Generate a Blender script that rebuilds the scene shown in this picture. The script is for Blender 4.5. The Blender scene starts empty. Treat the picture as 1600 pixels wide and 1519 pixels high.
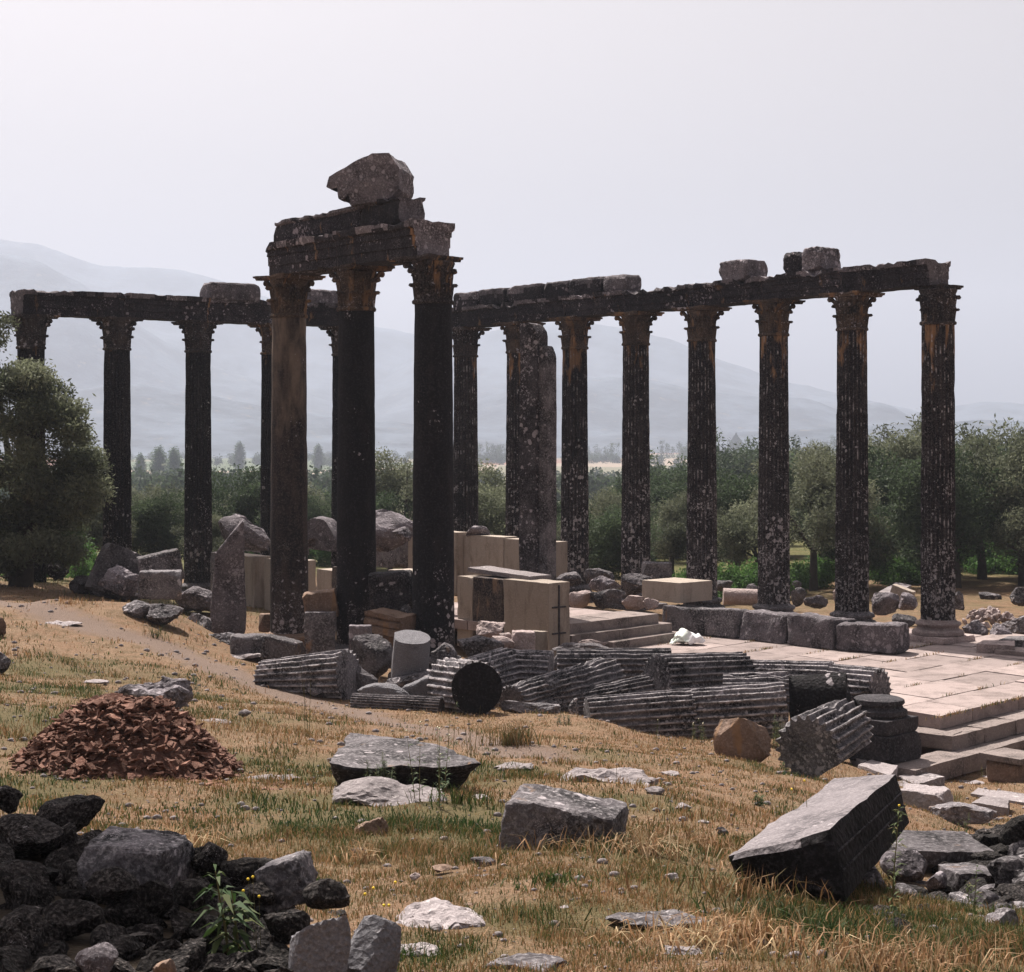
import bpy, math, random
import numpy as np
from mathutils import Vector, Matrix, noise
from math import radians as R, sin, cos, pi

# ------------------------------------------------------------------ camera, world, sun, exposure
scene = bpy.context.scene
F, CX, HY, HC = 2681.0, 800.0, 685.0, 4.8      # focal (px of a 1600 wide frame), centre, horizon row, eye height over the temple floor
cam_d = bpy.data.cameras.new('camera')
cam = bpy.data.objects.new('camera', cam_d)
scene.collection.objects.link(cam)
cam.location = (0, 0, HC)
cam.rotation_euler = (R(90), 0, 0)
cam_d.sensor_width = 36.0
cam_d.lens = 36.0 * F / 1600.0
cam_d.shift_y = -(759.5 - HY) / 1600.0
cam_d.clip_start = 0.2
cam_d.clip_end = 30000
scene.camera = cam

SUN_EL, SUN_AZ = 57.0, -28.0
world = bpy.data.worlds.new('World')
scene.world = world
world.use_nodes = True
wn = world.node_tree
wn.nodes.clear()
sky = wn.nodes.new('ShaderNodeTexSky')
sky.sky_type = 'NISHITA'
sky.sun_disc = False
sky.sun_elevation = R(SUN_EL)
sky.sun_rotation = R(SUN_AZ)
sky.air_density = 1.0
sky.dust_density = 6.0
sky.ozone_density = 1.0
hs = wn.nodes.new('ShaderNodeHueSaturation')
hs.inputs['Saturation'].default_value = 0.16
hs.inputs['Value'].default_value = 1.0
mt = wn.nodes.new('ShaderNodeMix'); mt.data_type = 'RGBA'; mt.blend_type = 'MULTIPLY'
mt.inputs[0].default_value = 1.0
mt.inputs[7].default_value = (1.0, 0.905, 0.875, 1)
bg = wn.nodes.new('ShaderNodeBackground')
bg.inputs['Strength'].default_value = 0.0625
wo = wn.nodes.new('ShaderNodeOutputWorld')
wn.links.new(sky.outputs[0], hs.inputs['Color'])
wn.links.new(hs.outputs[0], mt.inputs[6])
wn.links.new(mt.outputs[2], bg.inputs['Color'])
wn.links.new(bg.outputs[0], wo.inputs['Surface'])

sun_d = bpy.data.lights.new('sun', 'SUN')
sun_d.energy = 5.0
sun_d.angle = R(0.6)
sun_d.color = (1.0, 0.93, 0.84)
sun = bpy.data.objects.new('sun', sun_d)
scene.collection.objects.link(sun)
to_sun = Vector((sin(R(SUN_AZ)) * cos(R(SUN_EL)), cos(R(SUN_AZ)) * cos(R(SUN_EL)), sin(R(SUN_EL))))
sun.rotation_euler = to_sun.to_track_quat('Z', 'Y').to_euler()

scene.view_settings.view_transform = 'Standard'
scene.view_settings.look = 'None'
scene.view_settings.gamma = 1
scene.view_settings.use_curve_mapping = False
scene.view_settings.exposure = 1.15
scene.render.engine = 'CYCLES'
scene.cycles.volume_bounces = 1
scene.cycles.max_bounces = 6

COL = scene.collection
rnd = random.Random(7)

# ------------------------------------------------------------------ geometry helpers
def P(px, py, D):
    return Vector(((px - CX) / F * D, D, HC + (HY - py) / F * D))

def Pz(px, py, z):
    return P(px, py, (HC - z) * F / (py - HY))

def tag(o, label=None, cat=None, group=None, kind=None):
    if label: o['label'] = label
    if cat: o['category'] = cat
    if group: o['group'] = group
    if kind: o['kind'] = kind
    return o

def link(name, me, mat=None, parent=None, smooth=35):
    o = bpy.data.objects.new(name, me)
    COL.objects.link(o)
    if mat is not None and len(me.materials) == 0:
        me.materials.append(mat)
    if parent is not None:
        o.parent = parent
    return o

def empty(name, loc=(0, 0, 0), rz=0, parent=None):
    o = bpy.data.objects.new(name, None)
    o.empty_display_size = 0.2
    COL.objects.link(o)
    o.location = loc
    o.rotation_euler = (0, 0, rz)
    if parent: o.parent = parent
    return o

def mesh(name, V, Fc, angle=35, mat=None):
    me = bpy.data.meshes.new(name)
    V = np.asarray(V, dtype=np.float32)
    if isinstance(Fc, np.ndarray):
        n, k = Fc.shape
        me.vertices.add(len(V)); me.vertices.foreach_set('co', V.ravel())
        me.loops.add(n * k); me.loops.foreach_set('vertex_index', Fc.astype(np.int32).ravel())
        me.polygons.add(n); me.polygons.foreach_set('loop_start', np.arange(0, n * k, k, dtype=np.int32))
        me.update(calc_edges=True)
    else:
        me.from_pydata([tuple(map(float, v)) for v in V], [], Fc)
        me.update()
    if angle:
        me.polygons.foreach_set('use_smooth', [True] * len(me.polygons))
        if angle < 179:
            me.set_sharp_from_angle(angle=R(angle))
    if mat is not None:
        me.materials.append(mat)
    return me

_ico = {}
def ico(sub):
    if sub not in _ico:
        import bmesh
        bm = bmesh.new()
        bmesh.ops.create_icosphere(bm, subdivisions=sub, radius=1.0)
        bm.verts.ensure_lookup_table()
        V = np.array([v.co[:] for v in bm.verts])
        Fa = np.array([[v.index for v in f.verts] for f in bm.faces])
        bm.free()
        _ico[sub] = (V, Fa)
    return _ico[sub]

_box = {}
def gridbox(nx, ny, nz):
    """surface grid of the cube -1..1 with shared vertices"""
    key = (nx, ny, nz)
    if key not in _box:
        idx = {}; V = []; Fa = []
        def vid(i, j, k):
            q = (i, j, k)
            if q not in idx:
                idx[q] = len(V); V.append((2 * i / nx - 1, 2 * j / ny - 1, 2 * k / nz - 1))
            return idx[q]
        for i in range(nx):
            for j in range(ny):
                Fa.append((vid(i, j, 0), vid(i, j + 1, 0), vid(i + 1, j + 1, 0), vid(i + 1, j, 0)))
                Fa.append((vid(i, j, nz), vid(i + 1, j, nz), vid(i + 1, j + 1, nz), vid(i, j + 1, nz)))
        for i in range(nx):
            for k in range(nz):
                Fa.append((vid(i, 0, k), vid(i + 1, 0, k), vid(i + 1, 0, k + 1), vid(i, 0, k + 1)))
                Fa.append((vid(i, ny, k), vid(i, ny, k + 1), vid(i + 1, ny, k + 1), vid(i + 1, ny, k)))
        for j in range(ny):
            for k in range(nz):
                Fa.append((vid(0, j, k), vid(0, j, k + 1), vid(0, j + 1, k + 1), vid(0, j + 1, k)))
                Fa.append((vid(nx, j, k), vid(nx, j + 1, k), vid(nx, j + 1, k + 1), vid(nx, j, k + 1)))
        V = np.array(V); V = np.sign(V) * (1 - (1 - np.abs(V)) ** 1.35)     # closer rows near the edges
        _box[key] = (V, np.array(Fa))
    return _box[key]

def nz3(V, scale, seed, amp):
    """vector noise for a vertex array"""
    off = Vector((seed * 7.31, seed * 3.17, seed * 5.53))
    out = np.empty_like(V)
    for i, v in enumerate(V):
        out[i] = noise.noise_vector(Vector(v) * scale + off)
    return out * amp

def chop(V, n, h):
    n = np.asarray(n, float); n = n / np.linalg.norm(n)
    d = V @ n - h
    m = d > 0
    V[m] -= d[m][:, None] * n
    return V

def rock_mesh(seed, size, sub=4, facets=14, rough=0.06, name='boulder'):
    rs = np.random.RandomState(seed)
    V, Fa = ico(sub); V = V.copy()
    fs = []
    for _ in range(facets):
        n = rs.normal(size=3); n /= np.linalg.norm(n)
        fs.append((n, rs.uniform(0.50, 0.86)))
    # radial cut: every direction stops at the nearest plane, giving crisp arrises
    rr = np.full(len(V), 1.12)
    for n, h in fs:
        d = V @ n
        rr = np.where(d > 1e-3, np.minimum(rr, h / np.maximum(d, 1e-3)), rr)
    V = V * rr[:, None]
    V = V / np.abs(V).max(axis=0)
    V = V * (np.array(size) / 2)
    s = float(min(size))
    L = float(sum(size) / 3)
    V = V + nz3(V, 1.7 / L, seed, L * rough * 1.0)
    N = nz3(V, 5.0 / L, seed + 11, 1.0)
    V = V + N * L * rough * 0.55
    # split layers: sharp little ledges
    V = V - (np.abs(N[:, :1]) < .10) * (V / np.maximum(np.linalg.norm(V, axis=1)[:, None], 1e-6)) * L * rough * .35
    if sub >= 4:
        V = V + nz3(V, 15.0 / L, seed + 5, L * rough * 0.35)
    return mesh(name, V, Fa, 22)

def block_mesh(seed, size, n=None, chips=7, rough=0.02, name='block', cuts=(), rnd_edge=0.05, angle=32):
    rs = np.random.RandomState(seed)
    sx, sy, sz = size
    m = max(size)
    if n is None: n = 18
    nn = [max(4, min(34, int(round(n * s / m)))) for s in size]
    V, Fa = gridbox(*nn); V = V.copy() * (np.array(size) / 2)
    # rounded, uneven edges
    r = min(size) * rnd_edge
    core = np.clip(V, -(np.array(size) / 2 - r), np.array(size) / 2 - r)
    d = V - core
    ln = np.linalg.norm(d, axis=1); k = ln > 1e-9
    V[k] = core[k] + d[k] / ln[k][:, None] * np.minimum(ln[k], r)[:, None]
    for _ in range(chips):
        c = rs.choice([-1, 1], size=3) * np.array(size) / 2
        nrm = np.sign(c) * rs.uniform(0.15, 1, size=3)
        nrm /= np.linalg.norm(nrm)
        V = chop(V, nrm, float(c @ nrm) - min(size) * rs.uniform(0.04, 0.26))
    for (nn_, h) in cuts:
        V = chop(V, nn_, h)
    q = min(size) ** 0.5 * m ** 0.5
    # knocked-off bits along the arrises
    if rough > .008:
        hh = np.array(size) / 2
        a = np.sort(np.abs(V) / hh, axis=1)[:, 1]
        e = np.clip((a - .80) / .2, 0, 1)
        nn1 = np.array([noise.noise(Vector(v) * (3.2 / m) + Vector((seed * 1.7, 2, 9))) + .6 * noise.noise(Vector(v) * (9.0 / m) + Vector((seed, 5, 1))) for v in V])
        V = V * (1 - (e * np.clip(nn1 - .08, 0, .6) * min(.5, rough * 9))[:, None] * (min(size) / (np.abs(V).max(axis=1) * 2 + 1e-6))[:, None])
    V = V + nz3(V, 1.6 / m, seed, q * rough * 1.3)
    V = V + nz3(V, 7.0 / m, seed + 3, q * rough)
    V = V + nz3(V, 19.0 / m, seed + 9, q * rough * 0.5)
    return mesh(name, V, Fa, min(angle, 24))

def drum_mesh(seed, L, r0, r1, flutes=22, rough=0.012, cuts=(), seg=5, name='drum', nl=None, axis='x', depth=0.085, notch=0.0):
    """fluted (or plain) drum along x, or z when axis='z' (then from z=0 up)"""
    rs = np.random.RandomState(seed)
    nu = flutes * seg if flutes else 48
    nl = nl or max(6, int(L / 0.16))
    us = np.arange(nu) / nu * 2 * pi
    prof = np.ones(nu)
    if flutes:
        ph = (np.arange(nu) % seg) / (seg - 1)
        prof = 1 - depth * np.sin(np.pi * np.clip(ph, 0, 1)) ** 0.8
    V = []; 
    ts = np.linspace(0, 1, nl + 1)
    for t in ts:
        rr = r0 + (r1 - r0) * t
        V.append(np.stack([np.full(nu, t * L), rr * prof * np.cos(us), rr * prof * np.sin(us)], 1))
    caps0 = [np.stack([np.full(nu, 0.0), r0 * k * (prof if k > .8 else 1) * np.cos(us), r0 * k * (prof if k > .8 else 1) * np.sin(us)], 1) for k in (0.25, 0.6, 0.9)]
    caps1 = [np.stack([np.full(nu, L), r1 * k * (prof if k > .8 else 1) * np.cos(us), r1 * k * (prof if k > .8 else 1) * np.sin(us)], 1) for k in (0.9, 0.6, 0.25)]
    rings = caps0 + V + caps1
    A = np.concatenate(rings, 0)
    nr = len(rings)
    i = np.arange(nr - 1)[:, None] * nu; j = np.arange(nu)[None, :]; j2 = (j + 1) % nu
    Fa = np.stack([i + j, i + j2, i + nu + j2, i + nu + j], -1).reshape(-1, 4)[:, ::-1]
    A = np.concatenate([A, [[0, 0, 0], [L, 0, 0]]], 0)
    faces = [tuple(f) for f in Fa.tolist()]
    c0, c1 = len(A) - 2, len(A) - 1
    for k in range(nu):
        faces.append((c0, int(k), int((k + 1) % nu)))
        b = (nr - 1) * nu
        faces.append((c1, b + (k + 1) % nu, b + k))
    A[:, 0] -= L / 2
    for (n_, h) in cuts:
        A = chop(A, n_, h)
    A = A + nz3(A, 1.3, seed, r0 * rough * 1.2)
    A = A + nz3(A, 6.0, seed + 2, r0 * rough * 1.6)
    if notch > 0:                       # broken arrises
        w = np.array([max(0, noise.noise(Vector(v) * 3.1 + Vector((seed, 3, 1))) - 0.18) for v in A])
        rad = np.linalg.norm(A[:, 1:], axis=1)
        k = 1 - notch * w * (rad > 0.5 * r1)
        A[:, 1] *= k; A[:, 2] *= k
    if axis == 'z':
        A[:, 0] += L / 2
        A = A[:, [1, 2, 0]]
    me = mesh(name, A, faces, 30)
    if flutes:
        at = me.attributes.new('arris', 'FLOAT', 'POINT')
        ar = np.tile(((np.arange(nu) % seg == 0) | (np.arange(nu) % seg == seg - 1)).astype(np.float32), nr)
        ar[:nu * 3] = 0; ar[-nu * 3:] = 0
        at.data.foreach_set('value', np.concatenate([ar, [0, 0]]).astype(np.float32))
    return me

def lathe(profile, nu=40, name='lathe', seed=0, rough=0.0, angle=35):
    V = []; Fa = []
    for (r, z) in profile:
        for k in range(nu):
            a = 2 * pi * k / nu
            V.append((r * cos(a), r * sin(a), z))
    n = len(profile)
    for i in range(n - 1):
        for k in range(nu):
            k2 = (k + 1) % nu
            Fa.append((i * nu + k, i * nu + k2, (i + 1) * nu + k2, (i + 1) * nu + k))
    Fa.append(tuple(range(nu))[::-1]); Fa.append(tuple((n - 1) * nu + k for k in range(nu)))
    V = np.array(V, float)
    if rough: V = V + nz3(V, 3.0, seed, rough) + nz3(V, 11.0, seed + 1, rough * .5)
    return mesh(name, V, Fa, angle)

def beam_mesh(seed, L, profile, nl=18, rough=0.012, name='beam', erode=0.05):
    """profile (y, z) counter-clockwise seen from +x, extruded along x (centred)"""
    # refine profile
    pr = []
    n = len(profile)
    for i in range(n):
        a = np.array(profile[i]); b = np.array(profile[(i + 1) % n])
        m = max(1, int(np.linalg.norm(b - a) / 0.13))
        for k in range(m): pr.append(a + (b - a) * k / m)
    pr = np.array(pr); m = len(pr)
    xs = np.linspace(-L / 2, L / 2, nl + 1)
    V = np.concatenate([np.column_stack([np.full(m, x), pr]) for x in xs], 0)
    faces = []
    for i in range(nl):
        for k in range(m):
            k2 = (k + 1) % m
            faces.append((i * m + k, i * m + k2, (i + 1) * m + k2, (i + 1) * m + k))
    cy = pr.mean(axis=0)
    # end caps: two inner rings
    V = list(map(tuple, V))
    for e, base in ((0, 0), (1, nl * m)):
        x = xs[0] if e == 0 else xs[-1]
        prev = base
        for s in (0.7, 0.35):
            st = len(V)
            for k in range(m):
                q = cy + (pr[k] - cy) * s
                V.append((x, q[0], q[1]))
            for k in range(m):
                k2 = (k + 1) % m
                f = (prev + k, prev + k2, st + k2, st + k)
                faces.append(f[::-1] if e == 0 else f)
            prev = st
        c = len(V); V.append((x, cy[0], cy[1]))
        for k in range(m):
            k2 = (k + 1) % m
            f = (prev + k, prev + k2, c)
            faces.append(f[::-1] if e == 0 else f)
    V = np.array(V)
    zt = max(p[1] for p in profile)
    N1 = nz3(V, 1.4, seed, 1.0); N2 = nz3(V, 5.5, seed + 4, 1.0)
    V = V + N1 * rough * 1.5 + N2 * rough
    # eroded crown
    w = np.clip((V[:, 2] - zt * 0.72) / (zt * 0.28), 0, 1)
    e = np.clip(N2[:, 1] * 1.2 + N1[:, 0] * 1.5, 0, 1)
    V[:, 2] -= w * e * erode * 1.6
    V[:, 1] -= np.sign(V[:, 1]) * w * e * erode
    V[:, 0] -= np.sign(V[:, 0]) * np.clip(N1[:, 2] * 2, 0, 1) * (np.abs(V[:, 0]) > L * .47) * erode * .5
    me = mesh(name, V, faces, 30)
    return me

def prism(name, pts, z0, z1, mat, parent=None, rough=0.008, seed=1, n=10):
    """slab with a quad outline (four xy corners, any winding), subdivided and worn"""
    p = [np.array(q[:2], float) for q in pts]
    area = sum(p[i][0] * p[(i + 1) % 4][1] - p[(i + 1) % 4][0] * p[i][1] for i in range(4))
    if area < 0: p = p[::-1]
    c = sum(p) / 4
    lx = (np.linalg.norm(p[1] - p[0]) + np.linalg.norm(p[2] - p[3])) / 2
    ly = (np.linalg.norm(p[3] - p[0]) + np.linalg.norm(p[2] - p[1])) / 2
    h = abs(z1 - z0); m = max(lx, ly, h)
    nn = [max(3, min(24, int(round(n * s / m)))) for s in (lx, ly, h)]
    V, Fa = gridbox(*nn); V = V.copy()
    r = 0.012
    sz = np.array([lx, ly, h]) / 2
    W = V * sz
    core = np.clip(W, -(sz - r), sz - r)
    d = W - core; ln = np.linalg.norm(d, axis=1); k = ln > 1e-9
    W[k] = core[k] + d[k] / ln[k][:, None] * np.minimum(ln[k], r)[:, None]
    V = W / sz
    u = (V[:, 0] + 1) / 2; v = (V[:, 1] + 1) / 2
    XY = (np.outer((1 - u) * (1 - v), p[0]) + np.outer(u * (1 - v), p[1]) + np.outer(u * v, p[2]) + np.outer((1 - u) * v, p[3]))
    O = np.column_stack([XY[:, 0] - c[0], XY[:, 1] - c[1], (V[:, 2] + 1) / 2 * (z1 - z0)])
    Nn = nz3(O + np.array([c[0], c[1], z0]), 2.2, seed, rough * 1.2) + nz3(O, 9.0, seed + 2, rough)
    O = O + Nn
    o = link(name, mesh(name, O, Fa, 30), mat, parent)
    o.location = (c[0], c[1], z0)
    return o

def tube(V, Fa, pts, radii, nu=7):
    """append a tapered tube through pts"""
    base = len(V)
    pts = [Vector(p) for p in pts]
    n = len(pts)
    up = Vector((0.13, 0.31, 0.94))
    for i, p in enumerate(pts):
        t = (pts[min(i + 1, n - 1)] - pts[max(i - 1, 0)]).normalized()
        a = t.cross(up)
        if a.length < 1e-3: a = t.cross(Vector((1, 0, 0)))
        a.normalize(); b = t.cross(a)
        for k in range(nu):
            an = 2 * pi * k / nu
            V.append(tuple(p + (a * cos(an) + b * sin(an)) * radii[i]))
    for i in range(n - 1):
        for k in range(nu):
            k2 = (k + 1) % nu
            Fa.append((base + i * nu + k, base + i * nu + k2, base + (i + 1) * nu + k2, base + (i + 1) * nu + k))
    c = len(V); V.append(tuple(pts[-1]))
    for k in range(nu): Fa.append((base + (n - 1) * nu + k, base + (n - 1) * nu + (k + 1) % nu, c))

# ------------------------------------------------------------------ materials
class NT:
    def __init__(s, name):
        s.m = bpy.data.materials.new(name); s.m.use_nodes = True
        s.t = s.m.node_tree; s.t.nodes.clear()
        s.out = s.n('ShaderNodeOutputMaterial')
        s.b = s.n('ShaderNodeBsdfPrincipled')
        s.l(s.b.outputs[0], s.out.inputs['Surface'])
        s.b.inputs['Roughness'].default_value = 0.9
        s.b.inputs['Specular IOR Level'].default_value = 0.12
        s.pos = s.n('ShaderNodeNewGeometry').outputs['Position']
    def n(s, t, **kw):
        q = s.t.nodes.new(t)
        for k, v in kw.items(): setattr(q, k, v)
        return q
    def l(s, a, b): s.t.links.new(a, b)
    def noise(s, scale, detail=4, rough=.55, vec=None, dist=0.0):
        q = s.n('ShaderNodeTexNoise'); q.inputs['Scale'].default_value = scale
        q.inputs['Detail'].default_value = detail; q.inputs['Roughness'].default_value = rough
        q.inputs['Distortion'].default_value = dist
        s.l(vec or s.pos, q.inputs['Vector']); return q.outputs['Fac']
    def voro(s, scale, vec=None, feature='F1'):
        q = s.n('ShaderNodeTexVoronoi'); q.inputs['Scale'].default_value = scale; q.feature = feature
        s.l(vec or s.pos, q.inputs['Vector']); return q.outputs['Distance']
    def ramp(s, fac, a, b, lo=0.0, hi=1.0):
        q = s.n('ShaderNodeMapRange'); q.inputs['From Min'].default_value = a; q.inputs['From Max'].default_value = b
        q.inputs['To Min'].default_value = lo; q.inputs['To Max'].default_value = hi
        s.l(fac, q.inputs['Value']); return q.outputs[0]
    def mix(s, fac, a, b, mode='MIX'):
        q = s.n('ShaderNodeMix'); q.data_type = 'RGBA'; q.blend_type = mode
        for sock, v in ((0, fac), (6, a), (7, b)):
            if hasattr(v, 'is_output'): s.l(v, q.inputs[sock])
            elif sock == 0: q.inputs[0].default_value = v
            else: q.inputs[sock].default_value = (*v, 1)
        return q.outputs[2]
    def math(s, op, a, b=0.0, c=None):
        q = s.n('ShaderNodeMath'); q.operation = op
        for i, v in enumerate((a, b) if c is None else (a, b, c)):
            if hasattr(v, 'is_output'): s.l(v, q.inputs[i])
            else: q.inputs[i].default_value = v
        return q.outputs[0]
    def scaled(s, v):
        q = s.n('ShaderNodeMapping'); q.inputs['Scale'].default_value = v
        s.l(s.pos, q.inputs['Vector']); return q.outputs[0]
    def bump(s, h, strength=0.5, dist=0.02):
        q = s.n('ShaderNodeBump'); q.inputs['Strength'].default_value = strength; q.inputs['Distance'].default_value = dist
        s.l(h, q.inputs['Height']); s.l(q.outputs[0], s.b.inputs['Normal'])
    def col(s, c): s.l(c, s.b.inputs['Base Color'])
    def rand(s):
        return s.n('ShaderNodeObjectInfo').outputs['Random']
    def attr(s, name):
        q = s.n('ShaderNodeAttribute'); q.attribute_name = name; return q

def stone(name, dark, mid, light, cover=0.5, lichen=0.3, lich_col=(.42, .38, .40), ochre=0.0, ochre_col=(.30, .175, .095),
          streak=False, ochre_z=None, var=0.35, bump=0.6, lz=None, scale=1.0, arris=0.0, osoft=.04):
    """weathered marble: black patina over grey stone, bare ochre patches, pale lichen discs"""
    s = NT(name)
    vec = s.scaled((5, 5, .55)) if streak else s.scaled((1.6 * scale,) * 3)
    n1 = s.noise(1.0, 6, .62, vec, .6)
    n2 = s.noise(3.2 * scale, 6, .65)
    n3 = s.noise(26 * scale, 4, .7)
    cov = s.math('ADD', s.math('MULTIPLY', n1, .6), s.math('MULTIPLY', n2, .4))
    c = s.mix(s.ramp(cov, .62 - cover * .3, .70 - cover * .12), mid, dark) if False else s.mix(s.ramp(cov, cover - .09, cover + .07), dark, mid)
    c = s.mix(s.ramp(n3, .48, .72), c, light)
    c = s.mix(s.ramp(s.noise(75, 3, .6), .35, .7, 0, .55), c, dark)
    if ochre > 0:
        o1 = s.noise(1.0, 5, .6, s.scaled((3.2, 3.2, .8)), .4)
        if ochre_z:
            z = s.n('ShaderNodeSeparateXYZ'); s.l(s.pos, z.inputs[0])
            o1 = s.math('ADD', o1, s.ramp(z.outputs['Z'], ochre_z[0], ochre_z[1], -.3, .12))
        oc = s.mix(s.noise(9, 4, .6), ochre_col, tuple(v * .5 for v in ochre_col))
        c = s.mix(s.ramp(o1, .70 - osoft - ochre * .2, .70 + osoft - ochre * .2), c, oc)
    if arris > 0:       # flute edges rubbed down to the pale marble
        af = s.math('MULTIPLY', s.ramp(s.attr('arris').outputs['Fac'], .35, .95), s.ramp(s.noise(4.5, 5, .75), .66 - arris * .24, .74 - arris * .14))
        c = s.mix(s.math('MULTIPLY', af, .9), c, (.38, .35, .36))
    if lichen > 0:
        for sc, k in ((7.0 * scale, .9), (16.0 * scale, .85), (36 * scale, .75)):
            # discs of uneven outline, gathered in colonies
            w = s.n('ShaderNodeMix'); w.data_type = 'VECTOR'; w.inputs[0].default_value = .10
            nn = s.n('ShaderNodeTexNoise'); nn.inputs['Scale'].default_value = sc * 1.8; nn.inputs['Detail'].default_value = 3
            s.l(s.pos, nn.inputs['Vector']); 
            s.l(s.pos, w.inputs[4]); s.l(nn.outputs['Color'], w.inputs[5])
            d = s.voro(sc, w.outputs[1])
            colony = s.noise(.8 + sc * .03, 4, .7)
            if lz:
                z = s.n('ShaderNodeSeparateXYZ'); s.l(s.pos, z.inputs[0])
                colony = s.math('ADD', colony, s.ramp(z.outputs['Z'], lz[0], lz[1], .10, -.08))
            thr = s.ramp(colony, .60 - lichen * .3, .76 - lichen * .22, 0.0, .46 * k)
            f = s.ramp(s.math('SUBTRACT', thr, d), 0, .07)
            lc = s.mix(s.noise(40, 3), lich_col, tuple(v * .45 for v in lich_col))
            c = s.mix(s.math('MULTIPLY', f, .85), c, lc)
    v = s.ramp(s.rand(), 0, 1, 1 - var, 1 + var)
    hv = s.n('ShaderNodeHueSaturation'); s.l(v, hv.inputs['Value']); s.l(c, hv.inputs['Color'])
    s.col(hv.outputs[0])
    h = s.math('ADD', s.math('MULTIPLY', n2, .6), s.math('MULTIPLY', n3, .35))
    h = s.math('ADD', h, s.math('MULTIPLY', s.voro(19 * scale), .35))
    s.bump(h, bump, .045)
    return s.m

BLK = (.009, .008, .009)
M = {}
M['column'] = stone('blackened_fluted_marble', BLK, (.05, .043, .042), (.12, .10, .10), cover=.56, lichen=.46, lich_col=(.52, .48, .49), ochre=.55, streak=True, ochre_z=(4.6, 7.9), lz=(1.0, 5.5), var=.25, arris=.52)
M['column_plain'] = stone('blackened_plain_marble', (.008, .008, .010), (.022, .019, .020), (.045, .040, .045), cover=.58, lichen=.42, ochre=.15, streak=True, ochre_z=(6.0, 8.4), lz=(.5, 3.2), var=.1, bump=.3)
M['column_tan'] = stone('half_bare_plain_marble', (.015, .014, .016), (.06, .045, .04), (.11, .085, .075), cover=.55, lichen=.48, ochre=.50, ochre_col=(.20, .155, .125), osoft=.13, streak=True, ochre_z=(3.0, 6.6), lz=(.5, 3.2), var=.05, bump=.35)
M['capital'] = stone('stained_capital_marble', (.014, .012, .012), (.09, .062, .045), (.20, .15, .12), cover=.50, lichen=.45, ochre=.50, ochre_col=(.24, .14, .075), var=.25, bump=.8)
M['capital_dark'] = stone('blackened_capital_marble', (.014, .012, .013), (.06, .045, .04), (.15, .12, .11), cover=.55, lichen=.55, ochre=.18, var=.25, bump=.8)
M['beam'] = stone('blackened_architrave_marble', (.008, .007, .009), (.035, .030, .033), (.10, .085, .095), cover=.57, lichen=.50, lich_col=(.36, .31, .34), ochre=.12, var=.2, bump=.6)
M['beam_ochre'] = stone('architrave_marble_with_bare_streak', (.012, .011, .013), (.04, .035, .038), (.08, .07, .075), cover=.57, lichen=.42, lich_col=(.36, .31, .34), ochre=.36, ochre_col=(.30, .16, .075), var=.15, bump=.4, streak=True)
M['lichen_stone'] = stone('lichen_grey_stone', (.025, .022, .025), (.15, .132, .145), (.28, .25, .27), cover=.48, lichen=.75, lich_col=(.40, .36, .39), var=.3, bump=.9)
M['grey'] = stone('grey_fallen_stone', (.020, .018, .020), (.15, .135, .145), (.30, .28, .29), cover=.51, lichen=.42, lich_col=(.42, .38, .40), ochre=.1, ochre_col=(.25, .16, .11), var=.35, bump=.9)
M['drum'] = stone('black_fallen_drum_stone', (.012, .012, .014), (.15, .138, .15), (.32, .30, .31), cover=.50, lichen=.60, lich_col=(.48, .44, .46), var=.25, bump=.8, arris=.95)
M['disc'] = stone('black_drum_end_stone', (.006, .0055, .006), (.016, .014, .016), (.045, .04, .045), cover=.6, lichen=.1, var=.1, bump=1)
M['pale'] = stone('pale_flat_stone', (.12, .105, .11), (.25, .22, .225), (.38, .345, .35), cover=.42, lichen=.4, lich_col=(.55, .50, .50), var=.2, bump=.9)
M['pink'] = stone('pinkish_rough_stone', (.10, .08, .08), (.34, .27, .26), (.50, .43, .42), cover=.42, lichen=.25, lich_col=(.5, .46, .45), var=.25, bump=.9)
M['black'] = stone('black_rubble_stone', (.006, .005, .005), (.026, .022, .022), (.12, .105, .10), cover=.58, lichen=.28, lich_col=(.3, .27, .27), var=.5, bump=1.0, scale=2.0)
M['brown'] = stone('brown_stained_stone', (.05, .035, .028), (.19, .13, .10), (.30, .22, .18), cover=.45, lichen=.12, ochre=.4, ochre_col=(.28, .17, .10), var=.15, bump=.6)
M['boulder'] = stone('blue_grey_boulder_stone', (.06, .058, .065), (.17, .165, .18), (.27, .26, .28), cover=.40, lichen=.2, lich_col=(.42, .40, .42), var=.1, bump=1.0, scale=2.0)
M['cut'] = stone('cut_beige_restoration_stone', (.20, .165, .14), (.34, .29, .25), (.40, .35, .31), cover=.44, lichen=.12, ochre=.16, ochre_col=(.20, .15, .115), osoft=.10, streak=True, var=.15, bump=.3)
M['cut_stained'] = stone('blackened_cut_stone', (.018, .016, .02), (.10, .08, .07), (.25, .20, .17), cover=.55, lichen=.2, ochre=.4, ochre_col=(.26, .18, .13), var=.1, bump=.35)
M['pave'] = stone('pinkish_white_paving_marble', (.14, .112, .105), (.29, .235, .225), (.33, .275, .265), cover=.46, lichen=.0, var=.2, bump=.18)
M['step'] = stone('soiled_step_marble', (.05, .042, .04), (.22, .182, .172), (.32, .265, .25), cover=.44, lichen=.05, var=.12, bump=.35)
M['darkstep'] = stone('blackened_plinth_stone', (.012, .012, .014), (.05, .045, .05), (.12, .11, .12), cover=.5, lichen=.25, var=.1, bump=.5)
M['big'] = stone('bright_topped_block_stone', (.05, .045, .05), (.20, .18, .19), (.30, .27, .28), cover=.46, lichen=.3, lich_col=(.42, .38, .40), var=.05, bump=1.0)
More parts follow.
